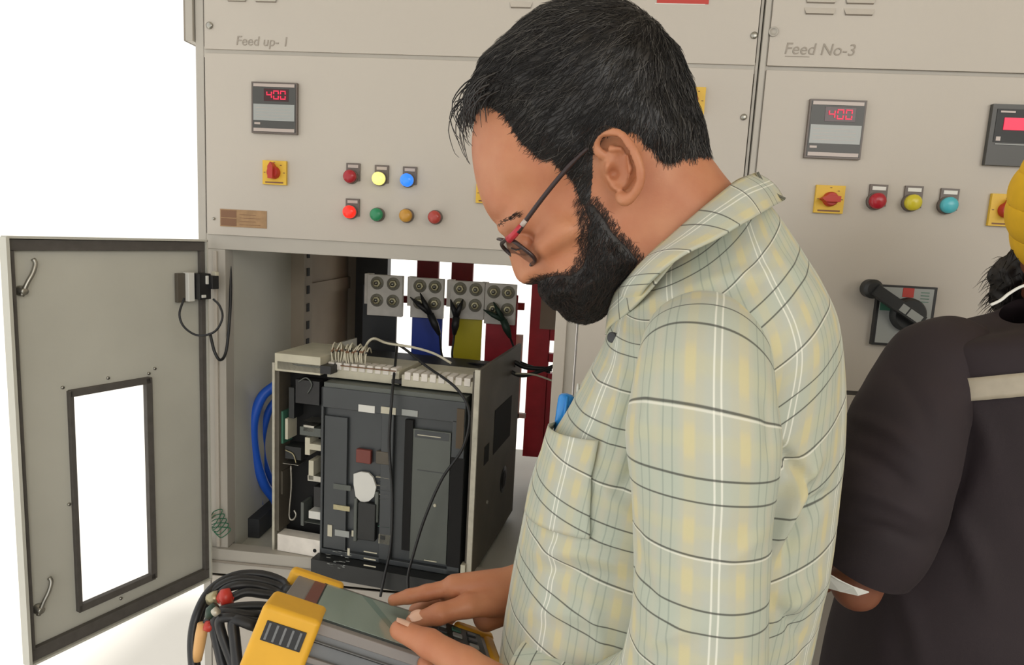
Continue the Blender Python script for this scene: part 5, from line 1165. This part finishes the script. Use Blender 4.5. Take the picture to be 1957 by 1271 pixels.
# reflective stripe following the back
Xj, Yj = project(JP.reshape(-1, 3)); Xj = Xj.reshape(JP.shape[:2]); Yj = Yj.reshape(JP.shape[:2]); fj = ((JP-CAM)*Nj).sum(2) < 0
def findj(x, y):
    dd = (Xj-x)**2+(Yj-y)**2+np.where(fj, 0, 1e9); return np.array(np.unravel_index(np.argmin(dd), dd.shape), float)
def col_z(k, y):                                  # row where column k passes picture height y
    return float(np.interp(-y, -Yj[:, k], np.arange(len(Yj)))) if Yj[0, k] > Yj[-1, k] else 0
k0 = int(findj(1800, 745)[1]); rows = []; ks = []
k1 = int(findj(1955, 730)[1]); step = 1 if ((k1-k0) % n_) < n_/2 else -1; kk = k0; cnt_ = 0
while cnt_ < 75:
    ks.append(kk % n_); kk += step; cnt_ += 1
gP = np.zeros((6, len(ks), 3))
for i, k_ in enumerate(ks):
    x = Xj[:, k_]; y_mid = 748-.105*(np.clip(x.mean(), 1800, 2200)-1800)
    yt, yb = y_mid-22+ (0 if i > 2 else 4), y_mid+22
    for j in range(6):
        yy = yt+(yb-yt)*j/5; r = np.interp(-yy, -Yj[:, k_], np.arange(len(Yj))); r0 = int(r); fr_ = r-r0; gP[j, i] = JP[r0, k_]*(1-fr_)+JP[min(r0+1, len(JP)-1), k_]*fr_+Nj[r0, k_]*.0035
z6 = np.zeros((6, len(ks))); st_ = grid_mesh(gP, z6, z6, 'reflective_stripe', 'reflect', jk, closed=False, label='pale reflective stripe across the back'); s_ = st_.modifiers.new('tape', 'SOLIDIFY'); s_.thickness = .001
# near sleeve
arm = [at(1850, 690, .91), at(1805, 690, .89), at(1768, 735, .87), at(1732, 815, .845), at(1712, 900, .825), at(1697, 970, .82), at(1678, 1035, .825), at(1655, 1082, .835)]
ar = [.052, .060, .063, .065, .0655, .064, .060, .053]
S8 = resample([[*p, r] for p, r in zip(arm, ar)], 110); C_ = S8[:, :3]; T_ = np.gradient(C_, axis=0); T_ /= np.linalg.norm(T_, axis=1)[:, None]; a = np.array([1., 0, 0]); P = np.zeros((110, 90, 3)); t9 = np.linspace(0, 2*math.pi, 90, endpoint=False)
for i in range(110):
    a = a-T_[i]*(a@T_[i]); a /= np.linalg.norm(a); b_ = np.cross(T_[i], a); P[i] = C_[i]+S8[i, 3]*(np.cos(t9)[:, None]*a+np.sin(t9)[:, None]*b_)
Nn = grid_normals(P)
if ((P-C_[:, None])*Nn).sum() < 0: Nn = -Nn
f_ = P.reshape(-1, 3); P = P+Nn*((vnoise(f_*np.array([12, 12, 16]), 15)*.005+vnoise(f_*np.array([22, 22, 34]), 16)*.002).reshape(110, 90))[..., None]
P = folds(P, Nn, [(1640, 800, 1760, 870, 14, 6), (1620, 860, 1740, 930, 14, -6), (1610, 930, 1760, 990, 16, 5), (1600, 1000, 1740, 1030, 12, -5), (1700, 700, 1790, 840, 16, -4)])
z0_ = np.zeros((110, 90)); slv = grid_mesh(P, z0_, z0_, 'sleeve', 'jacket', man2)
e = C_[-1]
# far sleeve, mostly outside the frame
b = MB(); q0 = np.array([m2x+.19, m2y+.03, zof(680)]); b.tube(spline([q0-np.array([.05, 0, 0]), q0+np.array([.03, 0, -.05]), q0+np.array([.06, .02, -.28]), q0+np.array([.02, .2, -.42]), q0+np.array([-.05, .32, -.38])], 40), .062, 'jacket', 28); b.build('sleeve', man2)
# head, neck and hand as one body mesh
hc2 = at(2140, 412, .87)
lo_, hi_ = hc2-np.array([.16, .17, .26]), hc2+np.array([.16, .17, .15]); g3 = Grid(lo_, hi_, .004); g3.F[:] = -.03
g3.cap(hc2+np.array([-.01, .01, .0]), hc2+np.array([-.012, .02, -.03]), .092, .080, .01); g3.cap(hc2+np.array([-.005, -.01, -.05]), hc2+np.array([0, -.01, -.24]), .062, .066, .02)
g3.cap(hc2+np.array([-.03, .05, -.03]), hc2+np.array([-.045, .075, -.09]), .055, .035, .02)
g3.chain([hc2+np.array([-.080, .0, -.060]), hc2+np.array([-.084, -.002, -.08]), hc2+np.array([-.078, .002, -.095])], [.010, .011, .008], .006)
hd = at(1608, 1108, .875); g4 = Grid(hd-np.array([.13, .12, .10]), hd+np.array([.13, .12, .10]), .0028); g4.F[:] = -.03
g4.chain([e-T_[-1]*.05, e+T_[-1]*.03, hd+np.array([.01, .0, .0])], [.034, .027, .026], .01)
for k_ in range(4):
    o_ = np.array([-.004*k_, -.010+.010*k_, -.012*k_+.018]); g4.chain([hd+o_, hd+o_+np.array([-.03, .01, -.004]), hd+o_+np.array([-.052, .014, -.016]), hd+o_+np.array([-.050, .01, -.032])], [.011, .010, .009, .0075], .004)
g4.chain([hd+np.array([.012, -.02, .012]), hd+np.array([-.015, -.03, .016]), hd+np.array([-.040, -.026, .010])], [.013, .0115, .009], .005)
g7 = Grid(np.array([m2x-.42, m2y-.16, .95]), np.array([m2x+.22, m2y+.30, 1.62]), .009); g7.F[:] = -.03
g7.chain([hc2+np.array([0, -.01, -.20]), np.array([m2x, m2y+.03, 1.36]), np.array([m2x, m2y+.03, 1.10])], [.05, .085, .085], .02); g7.chain([np.array([m2x, m2y+.03, 1.38]), arm[2], arm[4], arm[6], e, hd+np.array([.01, 0, 0])], [.05, .038, .038, .036, .030, .022], .004)
V7, Q7 = surfnet(g7.F, g7.lo, g7.h)
V3, Q3 = surfnet(g3.F, g3.lo, g3.h); V4, Q4 = surfnet(g4.F, g4.lo, g4.h)
np_mesh(np.concatenate([V3, V4, V7]), np.concatenate([Q3, Q4+len(V3), Q7+len(V3)+len(V4)]), 'body', ['skin2'], man2)
# beard and nape hair
g5 = Grid(lo_, hi_, .004); g5.F[:] = -.03
g5.chain([hc2+np.array([-.066, .05, -.045]), hc2+np.array([-.080, .07, -.085]), hc2+np.array([-.065, .085, -.12]), hc2+np.array([-.04, .09, -.15])], [.018, .022, .022, .018], .01)
V5, Q5 = surfnet(g5.F, g5.lo, g5.h); V5 = V5+(vnoise(V5*90, 3)*.004)[:, None]*np.array([1, 1, 1]); np_mesh(V5, Q5, 'beard', ['beard'], man2)
b = MB(); r9 = np.random.default_rng(9)
for k_ in range(260):
    v = V5[r9.integers(len(V5))]; d_ = np.array([-.5, -.2, -.8])+r9.normal(0, .4, 3); d_ /= np.linalg.norm(d_); b.tube([v, v+d_*.010, v+d_*.020+np.array([0, 0, -.004])], [.0006, .0004, .0001], 'beard', 4)
b.build('beard_strands', man2)
# white inner collar line
b = MB(); b.tube(spline([at(1893, 583, .80), at(1912, 574, .80), at(1930, 560, .80), at(1957, 546, .80), at(2000, 540, .80), at(2080, 545, .79)], 30), .0018, 'white', 8); b.build('inner_collar', man2, label='white inner collar edge')
# turban: wound cloth with raised diagonal folds
V, Q = [], []; n1, n2 = 130, 180; P = np.zeros((n1, n2, 3))
for i in range(n1):
    ph_ = math.pi*(.02+.70*i/(n1-1)); tt = np.linspace(0, 2*math.pi, n2, endpoint=False)
    wrap = np.abs(np.sin(ph_*9.0+np.cos(tt-.6)*3.2))**.7*.0032+np.maximum(0, np.cos(ph_*3.2+np.cos(tt-2.2)*1.8))*.003
    r = .098+wrap; P[i] = hc2+np.stack([r*1.03*math.sin(ph_)*np.cos(tt), r*1.12*math.sin(ph_)*np.sin(tt)+.01, (r*1.22)*math.cos(ph_)+.004-.012*np.cos(tt)*math.sin(ph_)+0*tt], -1)
z0_ = np.zeros((n1, n2)); tu = grid_mesh(P, z0_, z0_, 'turban', 'turban', man2, label='yellow wound turban'); s_ = tu.modifiers.new('cloth', 'SOLIDIFY'); s_.thickness = .008; s_.offset = -1
# folded paper in the hand
pp = [at(1570, 1086, .80), at(1600, 1106, .79), at(1630, 1120, .785), at(1661, 1131, .78), at(1640, 1137, .785), at(1605, 1129, .80), at(1566, 1118, .82), at(1530, 1095, .84)]
o = MB().add(pp+[p-np.array([0, 0, .0012]) for p in pp], [tuple(range(8)), tuple(range(15, 7, -1))]+[(i, i+8, (i+1) % 8+8, (i+1) % 8) for i in range(8)], 'white').build('paper_sheet'); tag(o, 'white folded paper held in the hand of the person in the dark jacket', 'paper')
tr_ = MB()
for sd in (1, -1):
    x = np.array([m2x+.1*sd, m2y+.03, zof(1500)]); b = MB(); b.tube(spline([x, np.array([x[0], x[1], .45]), np.array([x[0], x[1], .07])], 20), list(np.linspace(.12, .085, 20)), 'trouser', 26); b.build('trouser_leg', man2)
    f0 = np.array([x[0], x[1]+.05, 0]); b = MB(); b.ball(f0+mz*.045, (.05, .15, .045), 'shoe', 24, 14); b.ball(f0+np.array([0, -.07, .06]), (.045, .06, .06), 'shoe', 20, 12); b.build('shoe', man2)
